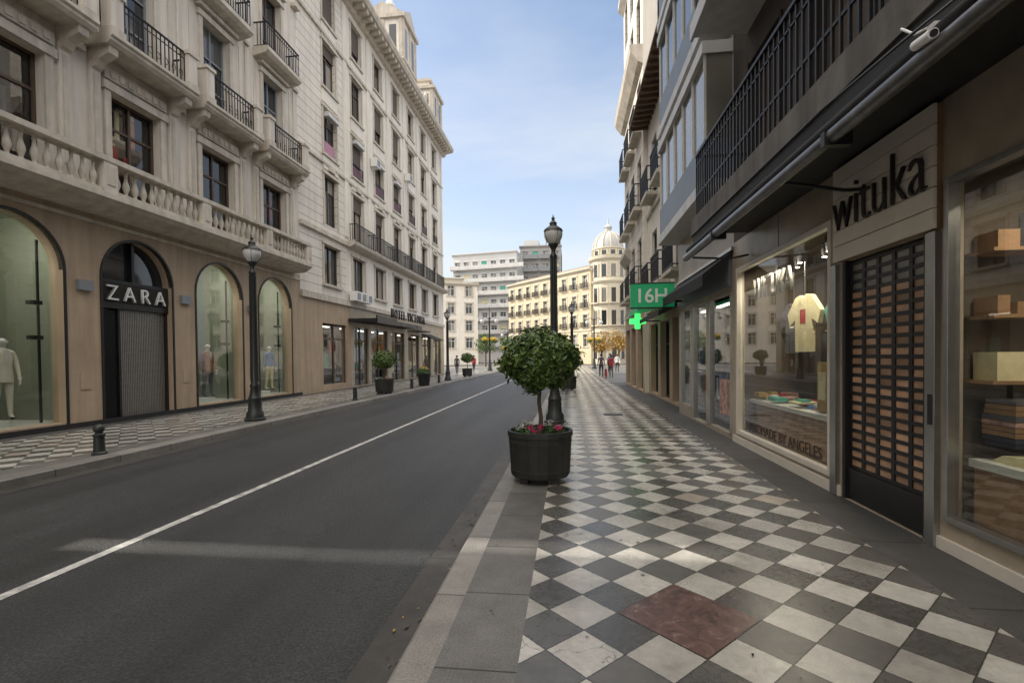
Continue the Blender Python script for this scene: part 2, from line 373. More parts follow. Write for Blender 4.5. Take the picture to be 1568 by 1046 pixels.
g.prism([(-.92,-.14),(-.915,-.015),(-.895,0),(-.71,0),(-.71,-.14)],'v',-25,70,'kerb')
g.box(-.71,-.28,-25,70,-.14,-.001,'border')
g.box(-.28,2.46,-25,70,-.14,0,'checkR'); g.box(2.46,3.4,-25,29,-.14,-.001,'darkborder')
g.box(2.46,12,29,70,-.14,-.001,'border')
pv=g.build('pavement')
g=MB(); r=.42
g.face([(.706-r,3.034,.003),(.706,3.034-r,.003),(.706+r,3.034,.003),(.706,3.034+r,.003)],'redm'); g.build('marble_slab',pv)
g=MB(); g.box(-.6,-.36,9.0,9.3,-.01,.003,'iron2'); g.box(.9,1.4,13,13.5,-.01,.003,'iron2'); g.build('utility_covers',pv)
g=MB()
g.prism([(-7.6,-.14),(-7.605,-.015),(-7.625,0),(-7.9,0),(-7.9,-.14)],'v',-25,70,'kerb')
g.box(-8.3,-7.9,-25,70,-.14,-.001,'border')
g.box(-11.2,-8.3,-25,70,-.14,0,'checkL'); g.box(-11.9,-11.2,-25,45,-.14,-.001,'darkborder')
g.box(-22,-11.2,45,70,-.14,-.002,'border')
g.build('pavement')
# ------------------------------------------------------------------ left building (shop with arches)
XL=-11.7
TL=lambda u,v,z:(XL-v,u,z)
B1=E('arcaded_shop_building')
bays=[5.8,8.9,12.0,15.1,18.2]
U0,U1=4.15,20.0
w=MB(TL)
aw=2.16; zs,zt=3.72,4.82
holes=[(c-aw/2,c+aw/2,(.0 if c==12.0 else .16),zt) for c in bays]
facade(w,U0,U1,0,5.25,holes,.35,'tan')
for c in bays:
    n=24; pts=[(c-aw/2*math.cos(math.pi*k/n), zs+(zt-.02-zs)*math.sin(math.pi*k/n)) for k in range(n+1)]
    for a,b in zip(pts,pts[1:]):
        w.face([(a[0],0,a[1]),(b[0],0,b[1]),(b[0],0,zt),(a[0],0,zt)],'tan')
        w.face([(a[0],0,a[1]),(a[0],.35,a[1]),(b[0],.35,b[1]),(b[0],0,b[1])],'tan')
        def o(p,k): return (c+(p[0]-c)*k, zs+(p[1]-zs)*k)
        a2,b2=o(a,1.05),o(b,1.05)
        w.face([(a[0],-.03,a[1]),(b[0],-.03,b[1]),(b2[0],-.03,b2[1]),(a2[0],-.03,a2[1])],'blackm')
        w.face([(a2[0],-.03,a2[1]),(b2[0],-.03,b2[1]),(b2[0],-.001,b2[1]),(a2[0],-.001,a2[1])],'blackm')
        w.face([(a[0],-.03,a[1]),(b[0],-.03,b[1]),(b[0],.1,b[1]),(a[0],.1,a[1])],'blackm')
    for sgn in (-1,1):
        e=c+sgn*aw/2; w.box(min(e,e+sgn*.055),max(e,e+sgn*.055),-.03,-.001,.0,zs,'blackm')
w.box(U0,U1,-.05,-.001,5.0,5.08,'trim')
w.build('ground_floor_wall',B1)
w=MB(TL); holes=[]
f=[(5.75,8.5,.76),(9.6,12.6,.62),(13.3,16.0,.62),(17.0,19.3,.6)]
for c in bays:
    for z0,z1,hw in f: holes.append((c-hw,c+hw,z0,z1))
facade(w,U0,U1,5.25,22,holes,.28,'stucco')
w.face([(U0,0,0),(U0,12,0),(U0,12,22),(U0,0,22)],'stucco'); w.face([(U1,.0,0),(U1,12,0),(U1,12,22),(U1,.0,22)],'stucco')
w.box(U0,U1,.8,12,5.3,22,'dark')
w.box(U0,U1,3.2,12,0,5.3,'dark')
w.build('upper_wall',B1)
w=MB(TL)
for c in bays:
    for i,(z0,z1,hw) in enumerate(f):
        if i==0: window(w,c-hw,c+hw,z0,z1,.24,'woodfr','glass',2,2,.07)
        else: window(w,c-hw,c+hw,z0,z1,.24,'woodfr' if i!=1 else 'greyfr','pane',2,3,.06)
w.build('windows',B1)
w=MB(TL)
for c in bays:
    w.box(c-.76,c+.76,.75,.79,5.6,8.6,'dark')
    for k in range(6):
        uu=c-.6+random.random()*1.1; zz=5.9+random.random()*1.8
        w.box(uu,uu+.12+random.random()*.2,.5+.03*k,.52+.03*k,zz,zz+.4+random.random()*.6,random.choice(['redc','dark','creamc','redc','greyc','wood']))
w.build('window_display',B1)
t=MB(TL)
for c in bays:
    surround(t,c-.76,c+.76,5.75,8.5,.17,.07,'trim',False)
    t.box(c-.95,c+.95,-.10,-.001,8.78,9.05,'trim')
    for k in range(7): t.box(c-.8+k*.25,c-.66+k*.25,-.13,-.101,8.83,9.0,'trim')
    for s in (-1,1):
        a=c+s*1.18; t.box(a-.13,a+.13,-.09,-.001,5.6,8.95,'stucco'); t.box(a-.17,a+.17,-.13,-.001,5.6,5.95,'trim')
        t.box(a-.06,a+.06,-.115,-.091,6.2,8.7,'trim')
        t.prism([(-.001,8.75),(-.18,8.85),(-.28,9.0),(-.6,9.12),(-.62,9.3),(-.001,9.3)],'u',a-.12,a+.12,'trim')
    t.prism([(-.001,9.3),(-.66,9.3),(-.74,9.38),(-.74,9.44),(-.8,9.48),(-.8,9.56),(-.001,9.56)],'u',c-1.4,c+1.4,'trim')
    for s in (-1,1):
        a=c+s*1.2; t.box(a-.16,a+.16,-.76,-.46,9.56,10.5,'stucco'); t.box(a-.2,a+.2,-.8,-.42,10.5,10.6,'trim'); t.box(a-.19,a+.19,-.79,-.43,9.562,9.7,'trim')
    surround(t,c-.62,c+.62,9.6,12.6,.15,.07,'trim',False); t.box(c-.9,c+.9,-.22,-.001,12.85,12.97,'trim')
    t.prism([(-.001,12.95),(-.5,13.05),(-.62,13.15),(-.62,13.3),(-.001,13.3)],'u',c-1.15,c+1.15,'trim')
    surround(t,c-.62,c+.62,13.3,16.0,.15,.07,'trim',False); t.box(c-.85,c+.85,-.2,-.001,16.3,16.42,'trim')
    surround(t,c-.6,c+.6,17.0,19.3,.15,.07,'trim')
for z,p in ((9.1,.10),(13.1,.1),(16.6,.25),(20.5,.3)):
    for a,b in zip([U0]+[c+1.42 for c in bays],[c-1.42 for c in bays]+[U1]):
        t.box(a,b,-p,-.002,z,z+.14,'trim')
for k in range(5):
    m=(bays[k]+1.55) if k<4 else 19.75
    t.box(m-.1,m+.1,-.05,-.001,9.3,13.0,'stucco')
for u in [b-1.15 for b in bays]+[b+1.15 for b in bays]: t.box(u-.0,u+.02,-.02,-.001,9.7,12.8,'trim')
t.box(U0,U1,-.9,-.001,21.4,22.1,'trim')
t.build('cornices_and_surrounds',B1)
t=MB(TL)
ue=19.55
t.prism([(-.001,5.22),(-.5,5.26),(-.68,5.36),(-.72,5.36),(-.78,5.44),(-.86,5.46),(-.86,5.58),(-.001,5.58)],'u',U0,ue,'trim')
piers=[4.3,7.35,10.45,13.55,16.65,19.35]
for p in piers:
    t.box(p-.17,p+.17,-.84,-.5,5.582,6.33,'stucco'); t.box(p-.1,p+.1,-.86,-.841,5.78,6.22,'trim')
t.box(U0,ue,-.86,-.5,6.33,6.45,'trim')
for a,b in zip(piers,piers[1:]):
    t.box(a+.17,b-.17,-.82,-.52,5.582,5.68,'trim')
    n=11
    for k in range(n):
        u=a+.17+(b-a-.34)*(k+.5)/n
        t.lathe(u,-.67,[(.06,5.68),(.06,5.72),(.035,5.74),(.05,5.80),(.078,5.89),(.07,5.97),(.04,6.08),(.03,6.18),(.045,6.22),(.032,6.25),(.055,6.29),(.055,6.33)],8,'trim',cap=False)
t.box(ue-.3,ue-.02,-.49,-.001,5.582,5.68,'trim'); t.box(ue-.3,ue-.02,-.49,-.001,6.33,6.449,'trim')
t.build('terrace_balustrade',B1,smooth=True)
t=MB(TL)
for c in bays:
    railing(t,c-1.03,c+1.03,-.62,9.56,10.55,.13,ret=False)
    for s in (-1,1):
        for k in range(3): t.box(c+s*1.32-.01,c+s*1.32+.01,-.4+k*.13-.01,-.4+k*.13+.01,9.56,10.5,'iron')
        t.box(c+s*1.32-.02,c+s*1.32+.02,-.42,0,10.5,10.54,'iron')
    for k in range(8):
        u=c-.9+k*.257
        t.tube([(u+.06*math.cos(q*math.pi/4),-.62,9.9+.09*math.sin(q*math.pi/4)) for q in range(9)],.009,4,'iron')
    railing(t,c-1.05,c+1.05,-.55,13.3,14.25,.12)
t.build('balcony_railings',B1)
t=MB(TL)
for c in bays:
    if c==12.0: continue
    t.face([(c-aw/2,.2,.16),(c+aw/2,.2,.16),(c+aw/2,.2,zt),(c-aw/2,.2,zt)],'glass')
t.build('shop_glass',B1)
t=MB(TL)
for c in bays:
    t.box(c-1.5,c-1.45,.36,2.4,0,5.2,'shopback'); t.box(c+1.45,c+1.5,.36,2.4,0,5.2,'shopback')
    if c==12.0: continue
    t.box(c-1.45,c+1.45,2.35,2.4,0,5.2,'shopback'); t.box(c-1.45,c+1.45,.36,2.35,.1,.16,'shopwhite')
    t.box(c-1.45,c+1.45,.36,2.35,5.1,5.2,'shopback')
    t.box(c-.75,c+.55,1.9,1.95,.17,3.9,'shopback'); t.box(c-.82,c-.75,1.88,1.97,.17,3.9,'shopwhite'); t.box(c+.55,c+.62,1.88,1.97,.17,3.9,'shopwhite')
    t.box(c-.82,c+.62,1.88,1.97,3.9,3.98,'shopwhite')
    t.box(c-1.0,c+1.0,.9,1.1,5.06,5.095,'ceilE')
    t.box(c+.93,c+.97,.5,.54,.17,4.4,'blackm')
    for zz in (2.1,2.9): t.box(c+.75,c+.97,.42,.6,zz,zz+.09,'blackm')
    t.box(c-.5,c+.3,.5,1.1,.162,.3,'shopwhite')
    area('window_display_lamp',(XL-.55,c,4.95),B1,42,.3,1.6,(1,.95,.82),25)
t.build('shop_interior',B1)
t=MB(TL); c=12.0
t.box(c-aw/2,c+aw/2,.3,.34,0,2.9,'dark')
t.box(c-aw/2,c+aw/2,.3,.34,2.9,4.9,'pane')
for k in range(60):
    z=.05+k*.048; t.box(c-.95,c-.48,.2,.23,z,z+.022,'blackm')
for k in range(27):
    u=c-.45+k*.054; t.box(u,u+.03,.2,.22,.05,2.95,'silver')
for k in range(14): t.box(c-.45,c+1.0,.222,.235,.1+k*.21,.125+k*.21,'silver')
t.box(c-aw/2,c+aw/2,.12,.28,2.96,3.12,'blackm'); t.box(c-.04,c+.04,.18,.26,3.66,4.8,'blackm'); t.box(c-aw/2,c+aw/2,.12,.28,3.62,3.7,'blackm')
t.box(c-.5,c-.45,.16,.26,0,2.96,'blackm'); t.box(c-aw/2,c-aw/2+.08,.16,.26,0,2.96,'blackm'); t.box(c+aw/2-.08,c+aw/2,.16,.26,0,2.96,'blackm')
t.box(c-aw/2+.02,c+aw/2-.02,.10,.28,3.13,3.61,'dark')
t.build('entrance_grille',B1)
text('shop_sign_letters','Z A R A',(XL-.06,c-.9,3.17),1.8,.38,'L','white',B1,.03,-.008)
t=MB(TL)
for m in (7.35,10.45,13.55,16.65):
    t.box(m-.18,m+.18,-.1,-.001,3.3,3.55,'greyfr')
    t.box(m-.12,m+.12,-.02,-.001,.9,1.3,'tan')
t.box(U0,U1,-.04,-.001,0,.12,'darkslab')
t.build('wall_lights_and_plinth',B1)
t=MB(TL); t.box(-40,3.88,0,12,0,21,'stucco')
for k in range(9):
    for z in (1,5.8,9.5,13.3,17): t.box(-38+k*4.6,-36.2+k*4.6,-.03,-.002,z,z+2.6,'pane')
t.box(3.88,4.15,.3,1.5,0,5.0,'stucco'); t.box(3.88,4.15,.3,1.5,10.1,21,'stucco')  # unseen blocks added across the gap to trim the sun streak
t.build('stucco_building_and_sun_blocks')
# ------------------------------------------------------------------ hotel building (left)
B2=E('hotel_building'); V0,V1=20.0,44.3
cols=[22.9,26,29.1,32.2,35.3,38.4,41.6]
w=MB(TL); holesA=[];holesB=[]
rows=[(5.2,7.1,.8),(8.1,10.5,.66),(11.5,13.7,.66),(14.7,16.9,.66),(17.9,19.8,.6)]
for c in cols:
    for z0,z1,hw in rows: (holesA if c<24.5 else holesB).append((c-hw,c+hw,z0,z1))
facade(w,V0,24.5,4.4,20.5,holesA,.25,'rust'); facade(w,24.5,V1,4.4,20.5,holesB,.25,'cream')
shops=[(21.9,24.4),(25.3,27.2),(27.6,30.2),(30.9,33.4),(34.2,36.8),(37.6,40),(40.8,43.3)]
facade(w,V0,24.9,0,4.4,[(21.9,24.4,.3,3.3)],.3,'tan'); facade(w,24.9,V1,0,4.4,[(a,b,.05,3.3) for a,b in shops[1:]],.3,'beige')
w.face([(V1,0,0),(V1,14,0),(V1,14,20.5),(V1,0,20.5)],'cream')
w.box(V0,V1,.6,14,4.4,20.6,'dark'); w.box(V0,V1,2.5,14,0,4.4,'dark')
w.face([(V0,0,20.5),(V0,0,22.2),(V0,14,22.2),(V0,14,20.5)],'cream')
w.build('walls',B2)
w=MB(TL)
for c in cols:
    for i,(z0,z1,hw) in enumerate(rows):
        if i==0: window(w,c-hw,c+hw,z0,z1,.2,'woodfr','pane',2,1)
        else:
            window(w,c-hw,c+hw,z0,z1,.2,'woodfr','pane',2,2)
            r=random.random()
            if r<.6: w.box(c-hw+.02,c+hw-.02,.1,.14,z1-(.4+random.random()*1.3),z1,'shutterbrown')
w.build('windows',B2)
w=MB(TL)
for c in cols:
    for i,(z0,z1,hw) in enumerate(rows):
        if i==0:
            surround(w,c-hw,c+hw,z0,z1,.12,.05,'trim'); continue
        surround(w,c-hw,c+hw,z0,z1,.12,.05,'trim',i>1)
        if i in(2,3,4): w.box(c-hw-.1,c+hw+.1,-.06,-.001,z0-.75,z0-.15,'cream')
    w.box(c-.3,c+.3,-.14,-.001,10.75,11.0,'trim')
for u in [24.55]+[ (a+b)/2 for a,b in zip(cols[1:],cols[2:])]+[43.9]:
    w.box(u-.2,u+.2,-.08,-.001,8.0,20.2,'cream')
w.prism([(-.001,7.45),(-.35,7.5),(-.5,7.6),(-.55,7.75),(-.001,7.75)],'u',24.4,V1,'trim')
w.box(V0,24.4,-.15,-.001,7.5,7.7,'trim'); w.box(V0,V1,-.12,-.001,4.35,4.6,'trim')
w.box(V0,V1,-.1,-.001,17.2,17.35,'trim'); w.box(V0,V1,-.1,-.001,10.95,11.08,'trim')
w.prism([(-.001,20.3),(-.2,20.35),(-.35,20.6),(-.95,20.7),(-1.05,20.9),(-1.05,21.05),(.3,21.05),(.3,20.5)],'u',V0,V1+.5,'trim')
k=V0+.2
while k<V1: w.box(k,k+.22,-.85,-.3,20.45,20.68,'trim'); k+=.55
w.box(V0,V1,.3,.5,21.05,21.8,'cream')
k=V0
while k<V1-.3: w.lathe(k+.2,.1,[(.09,21.05),(.05,21.2),(.09,21.5),(.05,21.7),(.1,21.8)],6,'trim'); k+=.5
w.box(V0,V1,-.02,.22,21.8,21.92,'trim')
w.build('cornices_and_surrounds',B2)
w=MB(TL)
for c in cols[1:]:
    railing(w,c-1.25,c+1.25,-.5,7.75,8.75,.12)
    railing(w,c-.62,c+.62,-.08,11.5,12.2,.14,ret=False,mid=False)
w.build('balcony_railings',B2)
w=MB(TL)
for c in (26,29.1,32.2,35.3,38.4,22.9):
    w.box(c-.5,c+.5,.02,.05,11.52,12.15,'pinkc')
    if c<33: w.box(c-.55,c+.55,-.25,.02,13.3,13.5,'whitepan')
for u,z in ((24.6,4.65),(25.3,4.65),(26.1,4.65),(27.6,12.9),(33.6,14.2)):
    w.box(u,u+.6,-.5,-.12,z,z+.5,'white'); w.box(u+.08,u+.52,-.51,-.5,z+.06,z+.44,'greyfr')
w.build('blinds_and_air_conditioners',B2)
w=MB(TL)
for a,b in shops:
    w.face([(a,.15,.05),(b,.15,.05),(b,.15,3.3),(a,.15,3.3)],'glass'); n=2
    for k in range(n+1):
        u=a+(b-a)*k/n; u=min(max(u,a+.04),b-.04); w.box(u-.04,u+.04,.1,.149,.05,3.3,'woodfr')
    w.box(a,b,.1,.148,2.5,2.6,'woodfr')
    w.box(a,b,2.0,2.1,.05,3.3,'warmback')
    for k in range(9):
        u=a+.1+random.random()*(b-a-.5); z=.3+random.random()*1.6; w.box(u,u+.3+random.random()*.3,.6+.1*k,.65+.1*k,z,z+.3+random.random()*.6,random.choice(['tealc','redc','creamc','white','bluec','posterc','greyc']))
    w.box(a+.3,b-.3,.8,1.0,3.2,3.25,'ceilE')
w.build('shopfronts',B2)
w=MB(TL)
w.box(24.6,27.6,-1.6,-.001,3.55,3.7,'awn'); w.box(24.6,27.6,-1.62,-1.55,3.45,3.85,'blackm')
w.box(27.8,33.6,-1.2,-.001,3.6,3.75,'darkslab'); w.box(34,36.9,-.9,-.001,3.5,3.6,'concrete')
w.prism([(-.001,3.5),(-1.1,3.0),(-1.1,2.95),(-.001,3.4)],'u',37.4,40.2,'awn')
w.box(27.8,33.6,-1.24,-1.19,3.55,3.8,'concrete')
w.build('canopies',B2)
text('hotel_sign_letters','H O T E L   V I C T O R I A',(XL+1.26,27.6,3.95),6.6,.55,'L','signdark',B2,.04,.0)
w=MB(TL)
def pav(u,v,z,s,h):
    w.box(u-s,u+s,v-s,v+s,z,z+h,'cream'); w.box(u-s-.2,u+s+.2,v-s-.2,v+s+.2,z+h,z+h+.25,'trim')
    w.box(u-s-.1,u+s+.1,v-s-.1,v+s+.1,z+h*.3,z+h*.3+.15,'trim')
    for a in (-.5,.5):
        w.box(u+a*s-.25,u+a*s+.25,v-s-.02,v-s-.001,z+h*.4,z+h-.4,'pane'); w.box(u-s-.02,u-s-.001,v+a*s-.25,v+a*s+.25,z+h*.4,z+h-.4,'pane')
    for a in (-1,0,1):
        w.box(u+a*(s-.12)-.12,u+a*(s-.12)+.12,v-s-.08,v-s-.001,z+h*.35,z+h,'trim'); w.box(u-s-.08,u-s-.001,v+a*(s-.12)-.12,v+a*(s-.12)+.12,z+h*.35,z+h,'trim')
pav(33.9,.9,20.9,1.4,4.0)
w.prism([(32.3,25.15),(35.5,25.15),(33.9,26.2)],'v',-.6,2.4,'trim')
w.prism([(-.7,25.16),(2.5,25.16),(.9,26.1)],'u',32.4,35.4,'trim')
w.lathe(33.9,.9,[(.35,25.6),(.3,26.6),(.4,26.7),(.1,27.4),(.05,28.6),(.01,29.)],8,'whitepan')
pav(41.6,.9,20.9,1.3,3.4)
w.box(40.8,42.4,.1,1.7,24.55,25.2,'cream'); w.box(40.6,42.6,-.1,1.9,25.2,25.4,'trim')
for u in (39.4,43.6): w.lathe(u,.0,[(.18,21.9),(.3,22.3),(.12,22.8),(.2,23.2),(.02,23.6)],8,'trim')
w.build('roof_pavilions',B2)
# ------------------------------------------------------------------ right: shop with balcony
XR=3.0; TR=lambda u,v,z:(XR+v,u,z)
C1=E('corner_shop_building')
w=MB(TR)
facade(w,-20,9.3,0,3.62,[(.3,4.26,.24,2.97),(4.46,5.76,0,2.6),(5.94,9.12,.17,3.12),(-6,-.5,.24,2.97)],.12,'beige')
w.box(-20,4.46,-.03,-.001,0,.1,'signp'); w.box(5.78,9.3,-.03,-.001,0,.12,'signp')
uh=[(1.0,2.2,4.0,6.4),(3.2,4.4,4.0,6.4),(5.2,6.4,4.0,6.4),(7.3,8.5,4.0,6.4),(-1.4,-.2,4,6.4)]
uh+= [(a,b,c+3.3,d+3.3) for a,b,c,d in uh]+[(a,b,c+6.6,d+6.6) for a,b,c,d in uh]
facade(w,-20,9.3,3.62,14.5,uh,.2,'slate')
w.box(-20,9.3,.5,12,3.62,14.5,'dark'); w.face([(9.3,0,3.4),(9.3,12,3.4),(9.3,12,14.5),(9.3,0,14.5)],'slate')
w.box(-20,9.3,2.3,2.5,0,3.6,'warmback'); w.box(-20,9.3,.13,2.3,3.2,3.5,'warmback'); w.box(-20,9.3,.13,2.3,.0,.16,'wood')
w.box(5.78,5.84,.13,2.3,.16,3.2,'warmback'); w.box(4.3,4.36,.13,2.3,.16,3.2,'warmback'); w.box(9.15,9.3,.13,2.3,0,3.2,'warmback')
for u in (-1.5,1.5,4.4,7.4): w.box(u,u+.006,-.004,-.001,3.13 if u>6 else 3.0,3.6,'dark')
w.build('walls',C1)
w=MB(TR)
for h in uh:
    a,b,c,d=h
    w.box(a,(a+b)/2-.01,.12,.17,c,d,'shutterbrown'); w.box((a+b)/2+.01,b,.12,.17,c,d,'shutterbrown')
    w.box(a-.06,a-.001,-.03,.1,c,d,'darkslab'); w.box(b+.001,b+.06,-.03,.1,c,d,'darkslab')
w.build('shutters',C1)
w=MB(TR)
for zb in (3.64,6.95,10.3):
    w.box(-20,8.6,-.87,-.001,zb,zb+.2,'whitepan' if zb>4 else 'darkslab'); w.box(-20,8.64,-.92,-.871,zb-.04,zb+.24,'concrete' if zb<4 else 'whitepan')
w.build('balcony_slabs',C1)
w=MB(TR)
railing(w,-20,8.55,-.84,3.84,4.95,.125,b=.012,m='iron')
railing(w,-20,8.55,-.84,7.15,8.2,.125,b=.012,m='iron')
w.box(-20,8.55,-.85,-.83,4.25,4.28,'iron')
w.build('balcony_railing',C1)
w=MB(TR)
w.tube([(-6,-.98,3.25),(8.75,-.98,3.27)],.055,14,'pipe')
w.tube([(-6,-.93,3.38),(2.0,-.93,3.365),(5,-.93,3.375),(8.7,-.93,3.38)],.06,10,'awn')
w.tube([(5.0,-.9,3.25),(5.15,-.3,3.2),(5.3,-.02,3.25)],.018,6,'blackm')
w.tube([(8.6,-.9,3.25),(8.55,-.3,3.2),(8.5,-.02,3.25)],.018,6,'blackm')
w.tube([(-6,-1.0,3.5),(1.5,-1.0,3.46),(2.5,-1.02,3.38),(3.2,-1.0,3.46),(4.2,-.95,3.57),(8.5,-.95,3.59)],.01,5,'blackm')
w.box(-6,8.6,-.9,-.84,3.3,3.62,'darkslab')
for u in (-2,1,4,7): w.box(u,u+.06,-1.045,-.84,3.19,3.3,'blackm')
w.build('rolled_awning',C1,smooth=True)
w=MB(TR)
def frame(a,b,c,d,t,m,v0=-.03,v1=.06):
    w.box(a,a+t,v0,v1,c,d,m); w.box(b-t,b,v0,v1,c,d,m); w.box(a+t,b-t,v0+.002,v1,d-t,d,m); w.box(a+t,b-t,v0+.002,v1,c,c+t,m)
frame(.3,4.26,.24,2.97,.05,'steel'); frame(5.94,9.12,.17,3.12,.07,'signp'); frame(-6,-.5,.24,2.97,.05,'steel')
w.box(5.80,5.92,-.05,-.001,.0,2.58,'steel'); w.box(4.32,4.43,-.05,-.001,.0,2.58,'steel')
w.box(4.34,4.39,-.055,-.051,1.0,1.25,'blackm')
w.build('shopfront_frames',C1,bevel=.005)
w=MB(TR)
w.face([(.3,.03,.24),(4.26,.03,.24),(4.26,.03,2.97),(.3,.03,2.97)],'glass')
w.face([(5.94,.03,.17),(9.12,.03,.17),(9.12,.03,3.12),(5.94,.03,3.12)],'glass')
w.face([(-6,.03,.24),(-.5,.03,.24),(-.5,.03,2.97),(-6,.03,2.97)],'glass')
w.build('shop_glass',C1)
w=MB(TR)
for k in range(6):
    z=2.6+k*.168; w.box(4.3,5.80,-.075,-.05,z,z+.158,'signp')
w.box(4.31,5.79,-.049,-.002,2.6,3.6,'wood')
w.build('sign_panel',C1)
text('shop_sign_letters','wituka',(XR-.10,5.74,2.92),1.40,.46,'R','signdark',C1,.015,-.022)
w=MB(TR); a,b=4.47,5.75
nr,nc=22,5
z0,z1=.36,2.56; du=(b-a-.1)/nc; dz=(z1-z0)/nr
for i in range(nc):
    for k in range(nr):
        w.box(a+.05+du*i+.02,a+.05+du*(i+1)-.02,.066,.075,z0+dz*k,z0+dz*(k+1)-.006,'silver' if k>18 else 'orange')
for i in range(nc+1): w.box(a+.05+du*i-.026,a+.05+du*i+.026,.052,.063,z0,z1,'blackm')
for k in range(nr+1): w.box(a+.02,b-.02,.054,.061,z0+dz*k-.019,z0+dz*k+.019,'blackm')
w.box(a,a+.05,.0,.11,0,2.6,'blackm'); w.box(b-.05,b,.0,.11,0,2.6,'blackm'); w.box(a+.05,b-.05,.03,.09,.02,.34,'blackm')
w.box(a,b,.115,.13,0,2.6,'dark')
w.build('security_door',C1,bevel=.003)
w=MB(TR)
w.box(6.0,9.1,.2,.9,.74,.80,'shopwhite'); w.box(6.0,9.1,.3,.34,.17,.74,'wood')
for k in range(40):
    u=6.1+random.random()*2.8; v=.21+random.random()*.5; s=.14+random.random()*.18; z=.802+random.random()*.07
    w.box(u,u+s,v,v+s*.7,z,z+.02+random.random()*.05,random.choice(['redc','creamc','white','posterc','tealc','greyc','bluec','gold']))
w.box(6.45,6.72,.2,.25,.85,1.48,'gold'); w.box(6.5,6.67,.19,.199,1.0,1.35,'creamc')
w.box(6.05,9.1,1.5,2.2,.17,1.0,'greyc')
for k in range(16):
    u=6.1+k*.19; m=random.choice(['greyc','dark','bluec','creamc','posterc','greyc'])
    w.box(u,u+.13,1.4,1.8,1.15,2.2-random.random()*.3,m)
w.tube([(6.0,1.6,2.35),(9.1,1.6,2.35)],.015,6,'steel')
w.box(.4,4.2,.12,1.0,.70,.76,'shopwhite'); w.box(.4,4.2,.16,.20,.25,.7,'wood')
w.prism([(3.35,.762),(4.1,.762),(4.0,.82),(3.45,.86)],'v',.2,.75,'creamc')
for k in range(34):
    u=3.5+random.random()*.45; v=.24+random.random()*.42; w.box(u,u+.05,v,v+.05,.86,.868,random.choice(['signdark','greyc','posterc','redc']))
w.box(3.55,3.6,.42,.82,.762,1.16,'gold'); w.box(3.54,3.549,.48,.76,.84,1.08,'creamc')
for k in range(9):
    q=random.random()*.06; w.box(3.9+q,4.2,.2+q,.55,.88+.04*k,.915+.04*k,random.choice(['greyc','wood','denim','dark','posterc']))
for sh in (1.35,1.85,2.35):
    w.box(4.02,4.29,.15,2.2,sh,sh+.025,'wood')
    v=.2
    while v<2.0:
        hh=.06+random.random()*.24; ww=.08+random.random()*.12; w.box(4.05,4.27,v,v+ww,sh+.026,sh+.026+hh,random.choice(['creamc','greyc','wood','dark','gold','denim','greyc'])); v+=ww+.05
for k in range(5):
    u=3.0+.12*k; P=[(-.18,0),(-.2,.75),(-.3,.6),(-.34,.66),(-.17,1.02),(0,1.06),(.17,1.02),(.34,.66),(.3,.6),(.2,.75),(.18,0)]
    w.prism([(1.25+p[0],1.05+p[1]) for p in P],'u',u,u+.07,['greyc','dark','denim','greyc','wood'][k])
w.tube([(2.6,1.25,2.2),(4.1,1.25,2.2)],.015,6,'steel')
w.build('shop_display',C1)
def shirt(name,u,v,z,s,m):
    w=MB(TR); P=[(-.2,0),(-.21,.4),(-.36,.33),(-.42,.48),(-.2,.68),(-.08,.70),(0,.66),(.08,.70),(.2,.68),(.42,.48),(.36,.33),(.21,.4),(.2,0)]
    w.prism([(u+p[0]*s,z+p[1]*s) for p in P],'v',v,v+.06,m); w.box(u-.08,u+.08,v-.004,v-.001,z+.35*s,z+.52*s,'redc' if m=='creamc' else 'white')
    w.tube([(u,v+.03,z+.68*s),(u,v+.03,2.95)],.006,4,'steel'); w.build(name,C1,bevel=.012)
shirt('hanging_shirt_cream',7.6,.42,1.62,1.2,'creamc'); shirt('hanging_shirt_teal',6.45,.42,1.55,1.3,'tealc'); shirt('hanging_shirt_grey',8.6,.7,1.6,1.2,'greyc')
text('window_lettering','WITUKA',(XR+.2,8.9,2.52),1.5,.36,'R','silver',C1,.02)
text('window_lettering_low','HANDMADE BY ANGELES',(XR+.022,8.75,.3),2.5,.15,'R','signdark',C1,.003,-.01)
w=MB(TR)
for k in range(7):
    u=6.3+k*.42; w.lathe(u,.55+.15*(k%2),[(.035,3.0),(.05,3.12),(.05,3.19)],8,'blackm'); w.lathe(u,.55+.15*(k%2),[(.005,2.985),(.032,2.99),(.032,2.998)],8,'lampE')
for u in (1.2,2.2,3.2,3.9): w.lathe(u,.6,[(.035,3.0),(.05,3.12),(.05,3.19)],8,'blackm'); w.lathe(u,.6,[(.005,2.985),(.032,2.99),(.032,2.998)],8,'lampE')
w.build('display_spot_lamps',C1)
area('window_display_lamp',(XR+.18,7.5,3.02),C1,60,.12,2.6,tilt=-22); area('window_display_lamp',(XR+.22,2.7,2.85),C1,34,.12,2.4,tilt=-30)
w=MB()
w.box(2.02,2.08,2.97,3.03,3.36,3.43,'white'); w.tube([(2.05,3.0,3.39),(1.98,2.97,3.355)],.012,8,'white')
w.tube([(1.955,2.88,3.31),(1.97,3.04,3.34)],.028,14,'white'); w.tube([(1.954,2.87,3.308),(1.955,2.882,3.31)],.019,12,'blackm')
w.tube([(2.05,3.0,3.43),(2.04,3.15,3.47),(2.06,3.3,3.6)],.008,6,'white')
w.build('security_camera',smooth=True)
